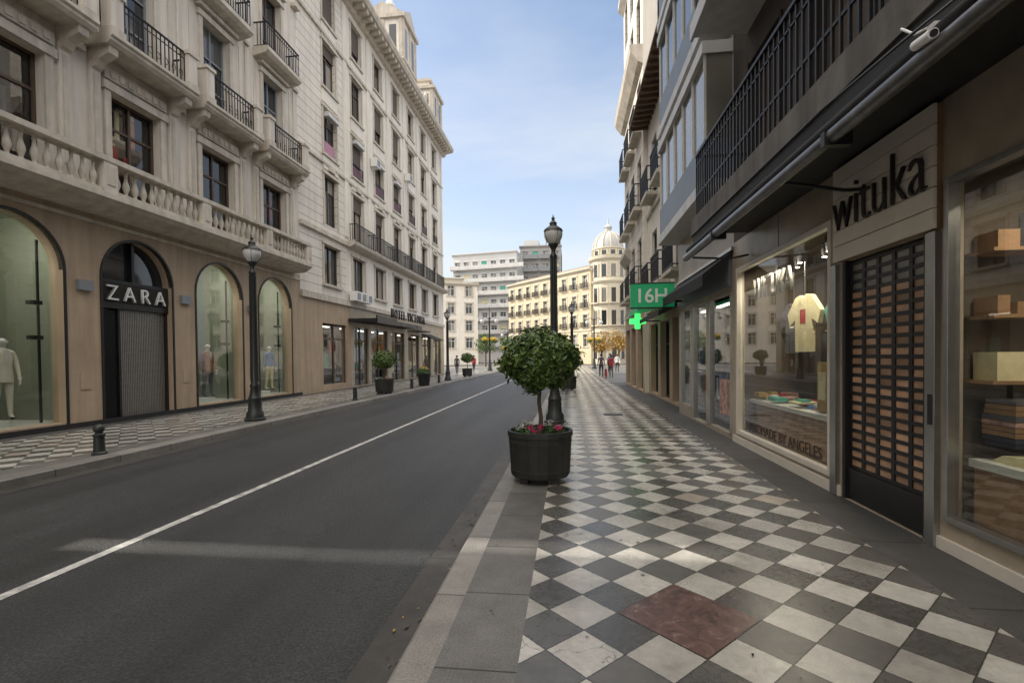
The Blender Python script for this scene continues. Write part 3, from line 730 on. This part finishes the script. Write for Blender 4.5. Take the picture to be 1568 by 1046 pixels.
# ------------------------------------------------------------------ right: modern building with ribbon bay
C2=E('modern_ribbon_window_building'); a,b=9.3,13.8
w=MB(TR)
facade(w,a,b,0,4.6,[(9.5,10.9,.1,2.75),(11.1,12.3,.05,2.75),(12.5,13.6,.3,2.75)],.15,'beige')
w.face([(a,0,4.6),(b,0,4.6),(b,0,14),(a,0,14)],'whitepan'); w.box(a,b,1.8,12,0,14,'dark')
w.face([(b,0,0),(b,12,0),(b,12,14),(b,0,14)],'whitepan'); w.face([(a,0,14),(b,0,14),(b,12,14),(a,12,14)],'whitepan')
for i,z in enumerate((4.6,7.5,10.4)):
    w.box(a,b,-.55,-.002,z,z+.22,'whitepan'); w.box(a+.02,b-.02,-.5,-.003,z+.22,z+.95,'bluegrey')
    w.box(a+.04,b-.04,-.46,-.004,z+.95,z+2.5,'pane'); w.box(a,b,-.55,-.002,z+2.5,z+2.72,'whitepan')
    for k in range(6):
        u=a+.05+k*(b-a-.15)/5; w.box(u,u+.05,-.5,-.461,z+.95,z+2.5,'whitefr')
    w.box(b-.039,b-.03,-.4,-.05,z+1,z+2.45,'pane')
w.box(a,b,-.05,-.001,3.5,3.56,'steel'); w.box(a+.1,b-.1,-.06,-.001,2.85,3.4,'greyfr')
w.build('walls',C2)
w=MB(TR)
for p,q in ((9.5,10.9),(11.1,12.3),(12.5,13.6)):
    w.face([(p,.05,.05),(q,.05,.05),(q,.05,2.75),(p,.05,2.75)],'glass')
    for u in (p,q-.05): w.box(u,u+.05,.0,.1,.05,2.75,'steel')
    w.box(p,q,1.2,1.25,.05,2.8,'shopwhite')
    for k in range(8):
        u=p+.1+random.random()*(q-p-.5); z=.3+random.random()*1.5; w.box(u,u+.3,.4+.1*k,.44+.1*k,z,z+.5,random.choice(['posterc','redc','white','bluec','wood','greyc']))
    w.box(p+.1,q-.1,.5,.6,2.7,2.74,'ceilE')
w.box(9.65,10.3,.04,.046,.4,1.1,'posterc')
w.build('shopfronts',C2)
w=MB(TR)
w.prism([(-.001,3.5),(-.001,3.44),(-.5,3.02),(-.52,2.86),(-.54,2.86),(-.54,3.08)],'u',9.35,13.9,'awn')
w.build('shop_awning',C2)
# ------------------------------------------------------------------ right: low building with wooden eave
C3=E('wooden_eave_building'); a,b=13.8,20.8
T3=lambda u,v,z:(XR+.3+v,u,z)
w=MB(T3)
hs=[(14.4+k*2.2,15.5+k*2.2,z,z+2.2) for k in range(3) for z in (4.2,7.8)]
facade(w,a,b,3.4,11.2,hs,.2,'cream'); facade(w,a,b,0,3.4,[(14.2,16.1,.1,2.8),(16.6,18.2,.05,2.8),(18.7,20.3,.1,2.8)],.3,'tan')
for p,q in ((14.2,16.1),(16.6,18.2),(18.7,20.3)): window(w,p,q,.1,2.8,.25,'blackm','pane',2,2)
for h in hs: window(w,*h,.15,'woodfr')
w.box(a,b,.6,12,0,11.2,'dark'); w.box(a,b,-.1,-.001,3.3,3.5,'trim'); w.box(a,b,-.08,-.001,7.2,7.35,'trim')
w.prism([(-.75,10.95),(-.75,11.05),(.5,11.5),(4,13),(4,11),(.5,11.1)],'u',a,b,'brownwood')
k=a+.1
while k<b: w.prism([(-.7,10.85),(-.7,10.95),(-.001,11.15),(-.001,10.9)],'u',k,k+.1,'brownwood'); k+=.42
for k in range(3):
    for z in (4.1,7.7):
        w.box(14.2+k*2.2,15.7+k*2.2,-.42,-.002,z-.12,z,'trim'); railing(w,14.22+k*2.2,15.68+k*2.2,-.38,z,z+.95,.12)
w.build('walls_and_eave',C3)
w=MB(T3); w.prism([(-.001,3.2),(-.8,2.85),(-.8,2.7),(-.001,3.1)],'u',14.1,17.8,'awn'); w.build('awning',C3)
# ------------------------------------------------------------------ right: tall stone building
C4=E('stone_balcony_building'); a,b=20.8,27.6
T4=lambda u,v,z:(XR+.12+v,u,z)
w=MB(T4)
hs=[(21.5+k*2.2,22.6+k*2.2,z,z+2.2) for k in range(3) for z in (4.5,8.0,11.3,15.0,17.9)]
facade(w,a,b,3.6,20.5,hs,.2,'rust'); facade(w,a,b,0,3.6,[(21.3+k*2.2,22.9+k*2.2,.05,2.9) for k in range(3)],.3,'tan')
for k in range(3): window(w,21.3+k*2.2,22.9+k*2.2,.05,2.9,.25,'blackm','pane',2,2)
for h in hs: window(w,*h,.15,'woodfr')
w.box(a,b,.6,10,0,20.5,'dark'); w.box(a,b-.001,.0,10,20.5,20.6,'trim')
w.face([(b,0,0),(b,10,0),(b,10,20.5),(b,0,20.5)],'rust'); w.face([(a,0,0),(a,10,0),(a,10,20.5),(a,0,20.5)],'cream')
for k in range(3):
    for z in (4.4,7.9,11.2):
        w.box(21.2+k*2.2,22.9+k*2.2,-.36,-.002,z-.14,z,'trim'); railing(w,21.25+k*2.2,22.85+k*2.2,-.32,z,z+1,.13)
w.prism([(-.001,13.7),(-.2,13.8),(-.5,14.2),(-.55,14.5),(-.001,14.5)],'u',a,b,'trim')
w.prism([(-.001,6.3),(-.3,6.7),(-.3,6.9),(-.001,6.9)],'u',25.0,b,'trim')
w.prism([(-.001,20.2),(-.3,20.5),(-.3,20.8),(.3,20.8),(.3,20.2)],'u',a,b,'trim')
w.box(26.0,27.5,.05,1.5,20.8,22.4,'cream'); w.box(25.9,27.6,-.1,1.6,22.4,22.6,'trim')
w.box(21.5,24.5,.6,4,20.8,23.2,'redbrick'); w.box(21.3,24.7,.4,4.2,23.2,23.4,'brownwood')
w.box(a,b,-.06,-.001,3.5,3.75,'trim')
w.build('walls',C4)
# ------------------------------------------------------------------ pharmacy sign & green cross
P=E('pharmacy_sign',(-.09,0,-.12))
w=MB(); w.box(1.72,2.85,13.2,13.34,2.98,3.6,'green'); w.box(1.70,2.87,13.19,13.35,3.6,3.63,'blackm'); w.box(1.70,2.87,13.19,13.35,2.95,2.98,'blackm')
w.box(2.87,3.25,13.24,13.3,3.4,3.46,'blackm'); w.box(2.87,3.25,13.24,13.3,3.1,3.16,'blackm')
w.build('sign_box',P)
text('sign_text','16H',(1.92,13.19,3.1),.74,.38,'F','white',P,.004,.015)
P=E('pharmacy_cross_sign'); w=MB()
w.box(2.38,2.56,18.0,18.14,2.55,3.1,'greenled'); w.box(2.19,2.379,18.0,18.14,2.73,2.92,'greenled'); w.box(2.561,2.75,18.0,18.14,2.73,2.92,'greenled')
w.box(2.751,3.26,18.05,18.09,2.8,2.84,'blackm'); w.build('cross',P)
w=MB(); w.prism([(2.35,3.1),(2.35,3.3),(2.9,3.6),(3.25,3.6),(3.25,3.35)],'v',17.2,19.6,'green')
w.build('pharmacy_awning',C3)
# ------------------------------------------------------------------ distant buildings
def bg(name,p0,p1,h,fl,nc,depth,mw,mt,bal=False,z0=4.,win=(1.3,2.),fh=3.2):
    d=Vector((p1[0]-p0[0],p1[1]-p0[1])); L=d.length; d/=L; n=Vector((-d.y,d.x))
    T=lambda u,v,z:(p0[0]+d.x*u+n.x*v,p0[1]+d.y*u+n.y*v,z)
    e=E(name); w=MB(T); hs=[]
    for k in range(nc):
        c=L*(k+.5)/nc
        for f_ in range(fl):
            hs.append((c-win[0]/2,c+win[0]/2,z0+f_*fh,z0+f_*fh+win[1]))
    facade(w,0,L,0,h,hs,.3,mw)
    for x in hs: window(w,*x,.25,'whitefr',t=.09)
    w.box(0,L,.5,depth,0,h,'dark'); w.face([(0,0,0),(0,depth,0),(0,depth,h),(0,0,h)],mw); w.face([(L,0,0),(L,depth,0),(L,depth,h),(L,0,h)],mw)
    w.face([(0,0,h),(L,0,h),(L,depth,h),(0,depth,h)],mw)
    w.prism([(-.001,h-.5),(-.5,h-.1),(-.5,h+.15),(.3,h+.15),(.3,h-.5)],'u',-.2,L+.2,mt)
    for i,x in enumerate(hs):
        surround(w,*x,.22,.08,mt)
        if bal and (i//fl)%2==0:
            w.box(x[0]-.9,x[1]+2.6,-1.3,-.1,x[2]-.5,x[2]-.3,mt); w.box(x[0]-.9,x[1]+2.6,-1.32,-1.25,x[2]-.3,x[2]+.55,'whitepan' if bal==1 else 'greyfr')
        elif bal and i%3==0: w.box(x[0],x[1],.1,.15,x[3]-.9,x[3],'tealc' if i%2 else 'creamc')
    w.build('walls',e); return e,T,L
e,T,L=bg('ochre_corner_building',(-13.6,109.),(3.9,89.),17.4,4,9,14,'yellow','yelltrim',z0=3.2,win=(1.25,2.3),fh=3.6)
w=MB(T)
for k in range(9):
    c=L*(k+.5)/9
    for z in (6.8,10.4,14.0): railing(w,c-.9,c+.9,-.5,z-.1,z+.9,.2,b=.03)
w.box(0,L,-.15,-.01,6.1,6.4,'yelltrim'); w.box(0,L,2,12,17.4,18.4,'yelltrim'); w.prism([(-.3,17.56),(5,19.3),(10,17.56)],'u',0,L,'brownwood')
w.build('roof_and_balconies',e)
tw=E('domed_corner_tower'); w=MB(); cx,cy=7.2,90.5
w.lathe(cx,cy,[(3.3,0),(3.3,5.6),(3.5,5.7),(3.5,6),(3.2,6.1),(3.2,14.4),(3.5,14.6),(3.6,14.9),(3.15,15),(3.1,18.4),(3.6,18.8),(3.7,19.3),(2.9,19.35),(2.8,20.6),(3.0,20.7),(3.0,20.9)],24,'yelltrim')
w.build('tower_body',tw,smooth=True)
w=MB(); w.lathe(cx,cy,[(2.75,20.9),(2.7,21.6),(2.45,22.4),(2.0,23.1),(1.4,23.7),(.75,24.05),(.6,24.1),(.6,24.8),(.75,24.9),(.5,25.3),(.15,25.6),(.06,26.6),(.01,26.7)],24,'domem')
for k in range(12):
    t=2*math.pi*k/12+.1; pr=[(2.8,20.9),(2.76,21.6),(2.5,22.45),(2.05,23.15),(1.44,23.77),(.7,24.12)]
    w.tube([(cx+r*math.cos(t),cy+r*math.sin(t),z) for r,z in pr],.09,5,'yelltrim')
w.build('dome',tw,smooth=True)
w=MB()
for k in range(12):
    t=2*math.pi*k/12+.2; T2=lambda u,v,z,t=t:(cx-math.sin(t)*u+math.cos(t)*(-v),cy+math.cos(t)*u+math.sin(t)*(-v),z); w.T=T2
    for z0,z1 in ((1,4.6),(7,9.6),(11,13.6),(15.6,17.8),(19.6,20.3)):
        rr=3.18 if z0<19 else 2.9
        if z0>15 and z0<19: rr=3.12
        if z0<2: rr=3.32
        w.box(-.42,.42,-rr-.06,-rr+.3,z0,z1,'pane'); w.box(-.6,-.43,-rr-.12,-rr+.3,z0,z1+.2,'yelltrim'); w.box(.43,.6,-rr-.12,-rr+.3,z0,z1+.2,'yelltrim')
        if 6<z0<12: w.box(-.8,.8,-rr-.5,-rr,z0-.2,z0,'yelltrim')
w.build('tower_windows',tw)
bg('white_apartment_block',(-30,124),(-13,121),28.,7,7,15,'apt','apt',bal=1,z0=4.5,win=(1.5,1.7),fh=3.3)
bg('grey_apartment_block',(-12.8,128),(-2.,128),30.5,8,4,15,'aptg','aptg',bal=2,z0=4.5,win=(1.5,1.6),fh=3.3)
bg('cream_town_house',(-42,112),(-26,118),21,5,5,12,'yelltrim','cream',z0=3.5,fh=3.3)
bg('stone_town_house',(-30.,86),(-17.5,92),15.5,4,4,12,'cream','trim',z0=3.2,fh=3.3)
w=MB(); w.box(-12,-8,130,136,30.5,32.6,'apt')
for k,x in enumerate((-6,-4.8,-4)): w.tube([(x,131,30.5),(x,131,35+k)],.2,6,'aptg')
w.box(-4.5,-2.2,130,134,30.5,33.2,'concrete'); w.build('rooftop_plant_room')
bg('side_street_building',(12,70),(30,66),16,4,6,12,'cream','trim',z0=3.2,fh=3.3)
# ------------------------------------------------------------------ vegetation
def crown(w,c,r,n,s,m,sq=(1,1,1),seed=0,lump=.16):
    rnd=random.Random(seed)
    for k in range(n):
        d=Vector((rnd.gauss(0,1),rnd.gauss(0,1),rnd.gauss(0,1))).normalized()
        lim=1+lump*2*noise.noise(d*2.3+Vector((seed,0,0)))+.08*noise.noise(d*7)
        rad=r*lim*(1-abs(rnd.gauss(0,.16))) if rnd.random()<.8 else r*lim*rnd.random()**.5
        if rnd.random()<.03: rad=r*lim*1.07
        p=Vector(c)+Vector((d.x*sq[0],d.y*sq[1],d.z*sq[2]))*rad
        nn=(d+Vector((rnd.gauss(0,.5),rnd.gauss(0,.5),rnd.gauss(0,.5)+.3))).normalized()
        a=nn.orthogonal().normalized(); a.rotate(Matrix.Rotation(rnd.random()*6.28,3,nn)); b=nn.cross(a)
        q=s*(.7+rnd.random()*.6); i=len(w.v)
        for co in (p-a*q,p-b*q*.42+nn*q*.12,p+a*q,p+b*q*.42+nn*q*.12): w.v.append(tuple(co))
        w.f.append([i,i+1,i+2,i+3]); w.m.append(m)
def topiary(loc,r=.5,zc=1.45,n=6200,s=.041,flowers=True,sc=1.,seed=1):
    e=E('orange_tree_in_planter',loc)
    w=MB(); R0=.405; seg=20
    w.lathe(0,0,[(.365,.07),(.375,.09),(R0,.58),(R0+.018,.585),(R0+.018,.65),(R0-.02,.65),(R0-.03,.60)],seg,'planterm',cap=False)
    w.lathe(0,0,[(.0,.075),(.365,.075)],seg,'planterm',cap=False)
    for k in range(seg):
        t=2*math.pi*k/seg; w.tube([(.378*math.cos(t),.378*math.sin(t),.1),(R0*math.cos(t),R0*math.sin(t),.58)],.006,4,'blackm')
    for z,rr in ((.14,.38),(.5,.401)): w.lathe(0,0,[(rr,z),(rr+.008,z+.003),(rr+.008,z+.025),(rr,z+.028)],seg,'planterm',cap=False)
    for k in range(4):
        t=math.pi/4+k*math.pi/2; w.box(.27*math.cos(t)-.05,.27*math.cos(t)+.05,.27*math.sin(t)-.05,.27*math.sin(t)+.05,0,.074,'blackm')
    w.build('planter',e)
    w=MB(); w.lathe(0,0,[(.001,.60),(.375,.59)],16,'soil',cap=False); w.build('soil',e)
    w=MB(); zt_=zc-r*.7
    w.tube([(0,0,.55),(.015,.01,.8),(-.01,.02,1.0),(.01,0,zt_+.1),(0,0,zc)],[.032,.028,.025,.027,.012],8,'bark')
    for k in range(9):
        t=k*.7; w.tube([(0,0,zt_+.05),(.15*math.cos(t),.15*math.sin(t),zc-.1),(.33*r/.5*math.cos(t),.33*r/.5*math.sin(t),zc+.15*math.sin(k*2.1))],[.016,.01,.004],5,'bark')
    w.build('trunk_and_limbs',e,smooth=True)
    w=MB(); crown(w,(0,0,zc),r,n,s,'leaf',(1.02,1.02,.8),seed,.10); w.build('crown',e)
    w=MB()
    if flowers:
        rn=random.Random(seed+5)
        for k in range(16):
            t=rn.random()*6.28; q=rn.random()**.5*.32; crown(w,(q*math.cos(t),q*math.sin(t),.63),.08,28,.026,'leaf2',(1.1,1.1,.7),k)
        for k in range(14):
            t=rn.random()*6.28; q=.2+rn.random()*.17; m='flowr' if math.cos(t-5.4)>.3 else 'floww'
            crown(w,(q*math.cos(t),q*math.sin(t),.68+rn.random()*.05),.035 if m=='floww' else .055,26,.018,m,(1,1,.6),k+40)
        w.build('flowers',e)
    e.scale=(sc,sc,sc); return e
topiary((-.39,6.25,0),r=.49,zc=1.55,seed=3)
topiary((-8.2,20.7,0),r=.5,zc=1.5,n=2200,s=.06,seed=4)
topiary((-8.2,38.3,0),r=.5,zc=1.5,n=1200,s=.07,flowers=False,seed=5)
topiary((-.1,22.5,0),r=.5,zc=1.5,n=1500,s=.06,flowers=False,seed=6)
topiary((-.1,33.5,0),r=.5,zc=1.5,n=1200,s=.07,flowers=False,seed=8)
def bowl(loc,seed):
    e=E('flower_planter',loc); w=MB()
    w.lathe(0,0,[(.3,.0),(.3,.06),(.36,.58),(.4,.6),(.4,.66),(.35,.66),(.33,.6),(.0,.6)],14,'blackm'); w.build('tub',e)
    w=MB(); crown(w,(0,0,.8),.36,700,.05,'leaf2',(1,1,.7),seed); crown(w,(0,0,.95),.25,90,.05,'flowy',(1,1,.6),seed+1); crown(w,(.1,0,.9),.25,60,.04,'flowr',(1,1,.6),seed+2); w.build('flowers',e)
bowl((-8.1,26.3,0),11); bowl((-.2,28,0),14)
def bigtree(loc,h,r,m,seed):
    e=E('plaza_tree',loc); w=MB()
    w.tube([(0,0,0),(.05,0,h*.3),(0,.1,h*.6),(0,0,h*.85)],[.18,.13,.09,.03],8,'bark')
    rn=random.Random(seed)
    for k in range(8):
        t=k*.8; w.tube([(0,0,h*(.35+.03*k)),(r*.4*math.cos(t),r*.4*math.sin(t),h*.6),(r*.75*math.cos(t),r*.75*math.sin(t),h*(.65+.1*rn.random()))],[.07,.04,.015],5,'bark')
    w.build('trunk_and_limbs',e)
    w=MB()
    for k in range(9):
        t=rn.random()*6.28; q=rn.random()*r*.6; crown(w,(q*math.cos(t),q*math.sin(t),h*(.55+.35*rn.random())),r*.5,170,.16,m,(1,1,.8),seed+k)
    w.build('crown',e)
bigtree((4.6,72,-.1),5.2,2.0,'leafy',21); bigtree((7.5,76,-.1),5.5,2.2,'leafy',31); bigtree((-14,80,-.1),5.5,2.2,'leaf',41); bigtree((-10.5,84,-.1),5,2.,'leaf',51)
# ------------------------------------------------------------------ street lamps, bollards
def lamp(loc,H=4.9):
    e=E('street_lamp',loc); w=MB(); k=H/4.9
    w.lathe(0,0,[(.26,0),(.26,.06),(.22,.08),(.21,.2),(.17,.26),(.155,.55),(.165,.58),(.13,.66),(.10,.85),(.115,.88),(.115,.92),(.085,.98),(.078,2.0),(.07,3.9*k),(.09,3.93*k),(.09,3.97*k),(.055,4.02*k),(.05,4.1*k),(.09,4.18*k),(.12,4.22*k),(.12,4.24*k)],16,'lampgreen')
    for q in range(8):
        t=q*math.pi/4; w.tube([(.088*math.cos(t),.088*math.sin(t),1.0),(.074*math.cos(t),.074*math.sin(t),3.88*k)],.012,4,'lampgreen')
    w.build('pole',e,smooth=True)
    w=MB(); z=4.24*k
    w.lathe(0,0,[(.10,z),(.16,z+.06),(.205,z+.15),(.22,z+.23),(.21,z+.30)],18,'frost'); w.build('globe',e,smooth=True)
    w=MB(); w.lathe(0,0,[(.21,z+.295),(.23,z+.30),(.215,z+.34),(.14,z+.40),(.09,z+.43),(.08,z+.47),(.095,z+.49),(.05,z+.54),(.03,z+.57),(.045,z+.61),(.015,z+.65),(.005,z+.7)],18,'lampgreen')
    for q in range(4):
        t=q*math.pi/2+.5; w.tube([(.105*math.cos(t),.105*math.sin(t),z),(.166*math.cos(t),.166*math.sin(t),z+.06),(.226*math.cos(t),.226*math.sin(t),z+.23),(.215*math.cos(t),.215*math.sin(t),z+.30)],.007,4,'lampgreen')
    w.build('cap',e,smooth=True)
lamp((-.36,11.55,0)); lamp((-8.15,11.7,0),4.75); lamp((-8.25,32.2,0),4.9); lamp((.15,30,0),4.9)
def lamp2(loc,H=7.):
    e=E('twin_street_lamp',loc); w=MB()
    w.lathe(0,0,[(.3,0),(.3,.1),(.22,.3),(.12,1.2),(.1,1.3),(.08,H-1.2),(.11,H-1.15),(.05,H-1.),(.04,H-.1),(.01,H+.2)],12,'lampgreen')
    for s in (-1,1):
        w.tube([(0,0,H-1.3),(s*.4,0,H-1.0),(s*.75,0,H-1.15),(s*.8,0,H-1.3)],.035,6,'lampgreen')
        w.tube([(0,0,H-3.2),(s*.5,0,H-3.1)],.025,6,'lampgreen')
    w.build('pole',e,smooth=True); w=MB()
    for s in (-1,1): w.lathe(s*.8,0,[(.1,H-1.75),(.22,H-1.6),(.22,H-1.45),(.15,H-1.32),(.03,H-1.28)],10,'frost')
    w.build('globes',e,smooth=True); w=MB()
    for s in (-1,1):
        w.tube([(s*.5,0,H-3.1),(s*.5,0,H-3.3)],.02,4,'blackm'); crown(w,(s*.5,0,H-3.5),.42,220,.09,'flowy',(1,1,.6),3+s); crown(w,(s*.5,0,H-3.7),.35,150,.09,'leaf2',(1,1,.7),8+s)
    w.build('flower_baskets',e)
lamp2((-8.8,53,-.0)); lamp2((2.9,58,0)); lamp2((-9.5,74,-.12),6.5)
def bollard(loc):
    e=E('bollard',loc); w=MB()
    w.lathe(0,0,[(.11,0),(.11,.03),(.085,.05),(.075,.3),(.09,.31),(.09,.34),(.055,.36),(.05,.37),(.075,.40),(.085,.44),(.075,.48),(.04,.51),(.005,.52)],14,'lampgreen'); w.build('post',e,smooth=True)
bollard((-8.0,7.35,0)); bollard((-8.05,17.4,0)); bollard((-8.05,24,0)); bollard((-8.05,29.2,0))
e=E('traffic_light',(-.25,46,0)); w=MB(); w.lathe(0,0,[(.06,0),(.05,3.2)],8,'blackm'); w.box(-.15,.15,-.15,.1,2.3,3.2,'blackm')
for k in range(3): w.tube([(0,-.151,2.45+.29*k),(0,-.2,2.45+.29*k)],.09,10,'greyfr')
w.build('signal',e)
# ------------------------------------------------------------------ people & mannequins
def person(name,loc,rz,h,top,leg,skin='skin',hair=True,stride=.25,arm=.15,bag=None):
    e=E(name,loc,rz); k=h/1.75
    V=[];Ed=[];Rd=[]
    def v(p,r): V.append((p[0]*k,p[1]*k,p[2]*k)); Rd.append(r*k); return len(V)-1
    def ch(i,pts):
        for p,r in pts: j=v(p,r); Ed.append((i,j)); i=j
        return i
    pel=v((0,0,.96),.15); sp=ch(pel,[((0,0,1.15),.135),((0,0,1.32),.155),((0,.0,1.43),.12)])
    nk=ch(sp,[((0,0,1.51),.055),((0,-.01,1.56),.06),((0,-.015,1.645),.092),((0,-.01,1.72),.06)])
    for s in (-1,1):
        st=stride*s; ar=-arm*s
        ch(pel,[((s*.09,0,.88),.10),((s*.095,-st*.45,.5),.062),((s*.095,-st*1.0+(.06 if st<0 else 0),.10),.04),((s*.10,-st-.12,.035),.035)])
        ch(sp,[((s*.17,0,1.41),.062),((s*.225,ar*.4,1.14),.045),((s*.24,-abs(ar)*.4-ar*-.9,.90),.032),((s*.24,-abs(ar)*.5-ar*-1.0,.83),.034)])
    me=bpy.data.meshes.new(name); me.from_pydata(V,Ed,[]); o=bpy.data.objects.new(name+'_tmp',me); S.collection.objects.link(o)
    sk=o.modifiers.new('s','SKIN')
    for i,r in enumerate(Rd): me.skin_vertices[0].data[i].radius=(r,r*.8 if i in(0,1,2,3) else r)
    for d in me.skin_vertices[0].data: d.use_root=False
    me.skin_vertices[0].data[0].use_root=True
    ss=o.modifiers.new('ss','SUBSURF'); ss.levels=2
    bpy.context.view_layer.update()
    dg=bpy.context.evaluated_depsgraph_get(); m2=bpy.data.meshes.new_from_object(o.evaluated_get(dg)); bpy.data.objects.remove(o)
    m2.materials.clear()
    for q in (top,leg,skin,'blackm'): m2.materials.append(M[q])
    for p in m2.polygons:
        c=p.center/k; p.use_smooth=True
        if c.z>1.50: i=2
        elif c.z<.07: i=3
        elif c.z<.89 and abs(c.x)>.19: i=2
        elif c.z<.93 and abs(c.x)<.2: i=1
        else: i=0
        p.material_index=i
    m2.name='body'; o=bpy.data.objects.new('body',m2); S.collection.objects.link(o); o.parent=e
    w=MB()
    for s in (-1,1):
        ar=-arm*s; y=(-abs(ar)*.5-ar*-1.0)*k; x=s*.24*k; z=.81*k
        for q in range(4): w.tube([(x,y+(-.03+q*.02)*k,z),(x-s*.004,y+(-.034+q*.021)*k,z-.05*k),(x-s*.015,y+(-.034+q*.021)*k,z-(.085-.008*abs(q-1.4))*k)],[.009*k,.008*k,.006*k],5,skin)
        w.tube([(x-s*.01,y-.03*k,z+.03*k),(x-s*.02,y-.06*k,z-.01*k),(x-s*.02,y-.065*k,z-.035*k)],[.011*k,.009*k,.007*k],5,skin)
        w.tube([(s*.088*k,-.01*k,1.62*k),(s*.095*k,-.005*k,1.66*k)],.014*k,5,skin)
        if skin=='skin': w.tube([(s*.032*k,-.098*k,1.655*k),(s*.032*k,-.108*k,1.655*k)],.009*k,5,'hair')
    w.tube([(0,-.1*k,1.66*k),(0,-.125*k,1.63*k)],[.008*k,.013*k],5,skin)
    if skin=='skin': w.box(-.025*k,.025*k,-.103*k,-.09*k,1.585*k,1.593*k,'redc')
    if hair: w.lathe(0,.012*k,[(.09*k,1.60*k),(.103*k,1.66*k),(.098*k,1.71*k),(.07*k,1.755*k),(.02*k,1.775*k)],12,'hair')
    w.build('hands_and_face',e,smooth=True)
    if top in('suit','coat'):
        w=MB(); w.lathe(0,0,[(.17*k,.80*k),(.165*k,.95*k),(.15*k,1.12*k),(.17*k,1.34*k),(.12*k,1.46*k)],16,top,cap=False)
        w.prism([(-.05*k,1.47*k),(.05*k,1.47*k),(0,1.18*k)],'v',-.178*k,-.170*k,'mann'); w.build('jacket',e,smooth=True)
    if bag:
        w=MB(); w.box(.32*k,.5*k,.0,.3,.08,.62,bag); w.tube([(.4,.15,.62),(.36,.1,.95)],.012,5,'blackm'); w.lathe(.35,.15,[(.05,0),(.05,.06)],8,'blackm'); w.build('trolley_bag',e,bevel=.02)
    return e
person('pedestrian',(2.3,36,0),R(180),1.70,'greyc','denim')
person('pedestrian',(2.95,35.2,0),R(175),1.62,'redc','greyc',bag='redc')
person('pedestrian',(3.6,44,0),R(10),1.75,'bluec','denim')
person('pedestrian',(4.4,46,0),R(0),1.68,'white','denim')
person('pedestrian',(-9.6,48,0),R(170),1.72,'redc','denim')
person('pedestrian',(-10.4,44,0),R(5),1.72,'greyc','denim')
person('mannequin',(-12.38,9.22,.3),R(75),1.85,'suit','suit','mann',False,.04,.06)
person('mannequin',(-12.35,15.25,.3),R(75),1.85,'coat','greyc','mann',False,.04,.06)
person('mannequin',(-12.4,18.75,.3),R(75),1.85,'bluec','creamc','mann',False,.04,.06)
# ------------------------------------------------------------------ light, sky, camera
el=35
sun=bpy.data.lights.new('sun','SUN'); sun.energy=5.; sun.angle=R(.5); sun.color=(1,.92,.80)
so=bpy.data.objects.new('sun',sun); S.collection.objects.link(so)
d=Vector((math.cos(R(el)),0,-math.sin(R(el)))); so.rotation_euler=d.to_track_quat('-Z','Y').to_euler()
W=bpy.data.worlds.new('World'); S.world=W; W.use_nodes=True; nt=W.node_tree; bgn=nt.nodes['Background']
sky=N(nt,'ShaderNodeTexSky',sky_type='NISHITA'); sky.sun_disc=False; sky.sun_elevation=R(el); sky.sun_rotation=R(270); sky.air_density=1.; sky.dust_density=1.
tc=N(nt,'ShaderNodeTexCoord').outputs['Generated']; sp=N(nt,'ShaderNodeSeparateXYZ',{0:tc})
zz=MA(nt,'ADD',MA(nt,'MAXIMUM',sp.outputs[2],0.),.12)
cv=N(nt,'ShaderNodeCombineXYZ',{0:MA(nt,'DIVIDE',sp.outputs[0],zz),1:MA(nt,'DIVIDE',sp.outputs[1],zz)}).outputs[0]
nn=N(nt,'ShaderNodeTexNoise',{'Vector':N(nt,'ShaderNodeMapping',{'Vector':cv,'Rotation':(0,0,.6),'Scale':(.35,.8,1.)}).outputs[0],'Scale':1.,'Detail':8.,'Roughness':.55,'Distortion':.4}).outputs[0]
cf=MR(nt,nn,.40,.72,.04,.9)
hz=MR(nt,sp.outputs[2],.0,.52,.8,.0)
ff=MA(nt,'MINIMUM',MA(nt,'ADD',cf,hz),1.)
sk2=MIX(nt,1.,sky.outputs[0],(1.65,1.65,1.65,1),'MULTIPLY')
col=MIX(nt,ff,sk2,(5.9,6.15,6.5,1))
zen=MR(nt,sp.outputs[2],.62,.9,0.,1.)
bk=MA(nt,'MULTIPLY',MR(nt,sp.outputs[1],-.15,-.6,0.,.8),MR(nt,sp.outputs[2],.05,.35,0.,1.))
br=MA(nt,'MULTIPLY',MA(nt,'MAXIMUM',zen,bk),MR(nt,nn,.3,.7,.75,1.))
col=MIX(nt,br,col,(21.5,19.8,17.6,1))  # bright cloud added overhead and behind the camera, out of view, lights the street
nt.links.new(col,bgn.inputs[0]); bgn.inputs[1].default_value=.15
cam=bpy.data.cameras.new('camera'); co=bpy.data.objects.new('camera',cam); S.collection.objects.link(co)
cam.sensor_width=36; cam.lens=17.0; cam.clip_end=2000; cam.clip_start=.05; cam.shift_y=.0226
co.matrix_world=Matrix.Translation((0,0,1.6))@Matrix.Rotation(R(6.8),4,'Z')@Matrix.Rotation(R(89.),4,'X')@Matrix.Rotation(R(-.6),4,'Z')
S.camera=co
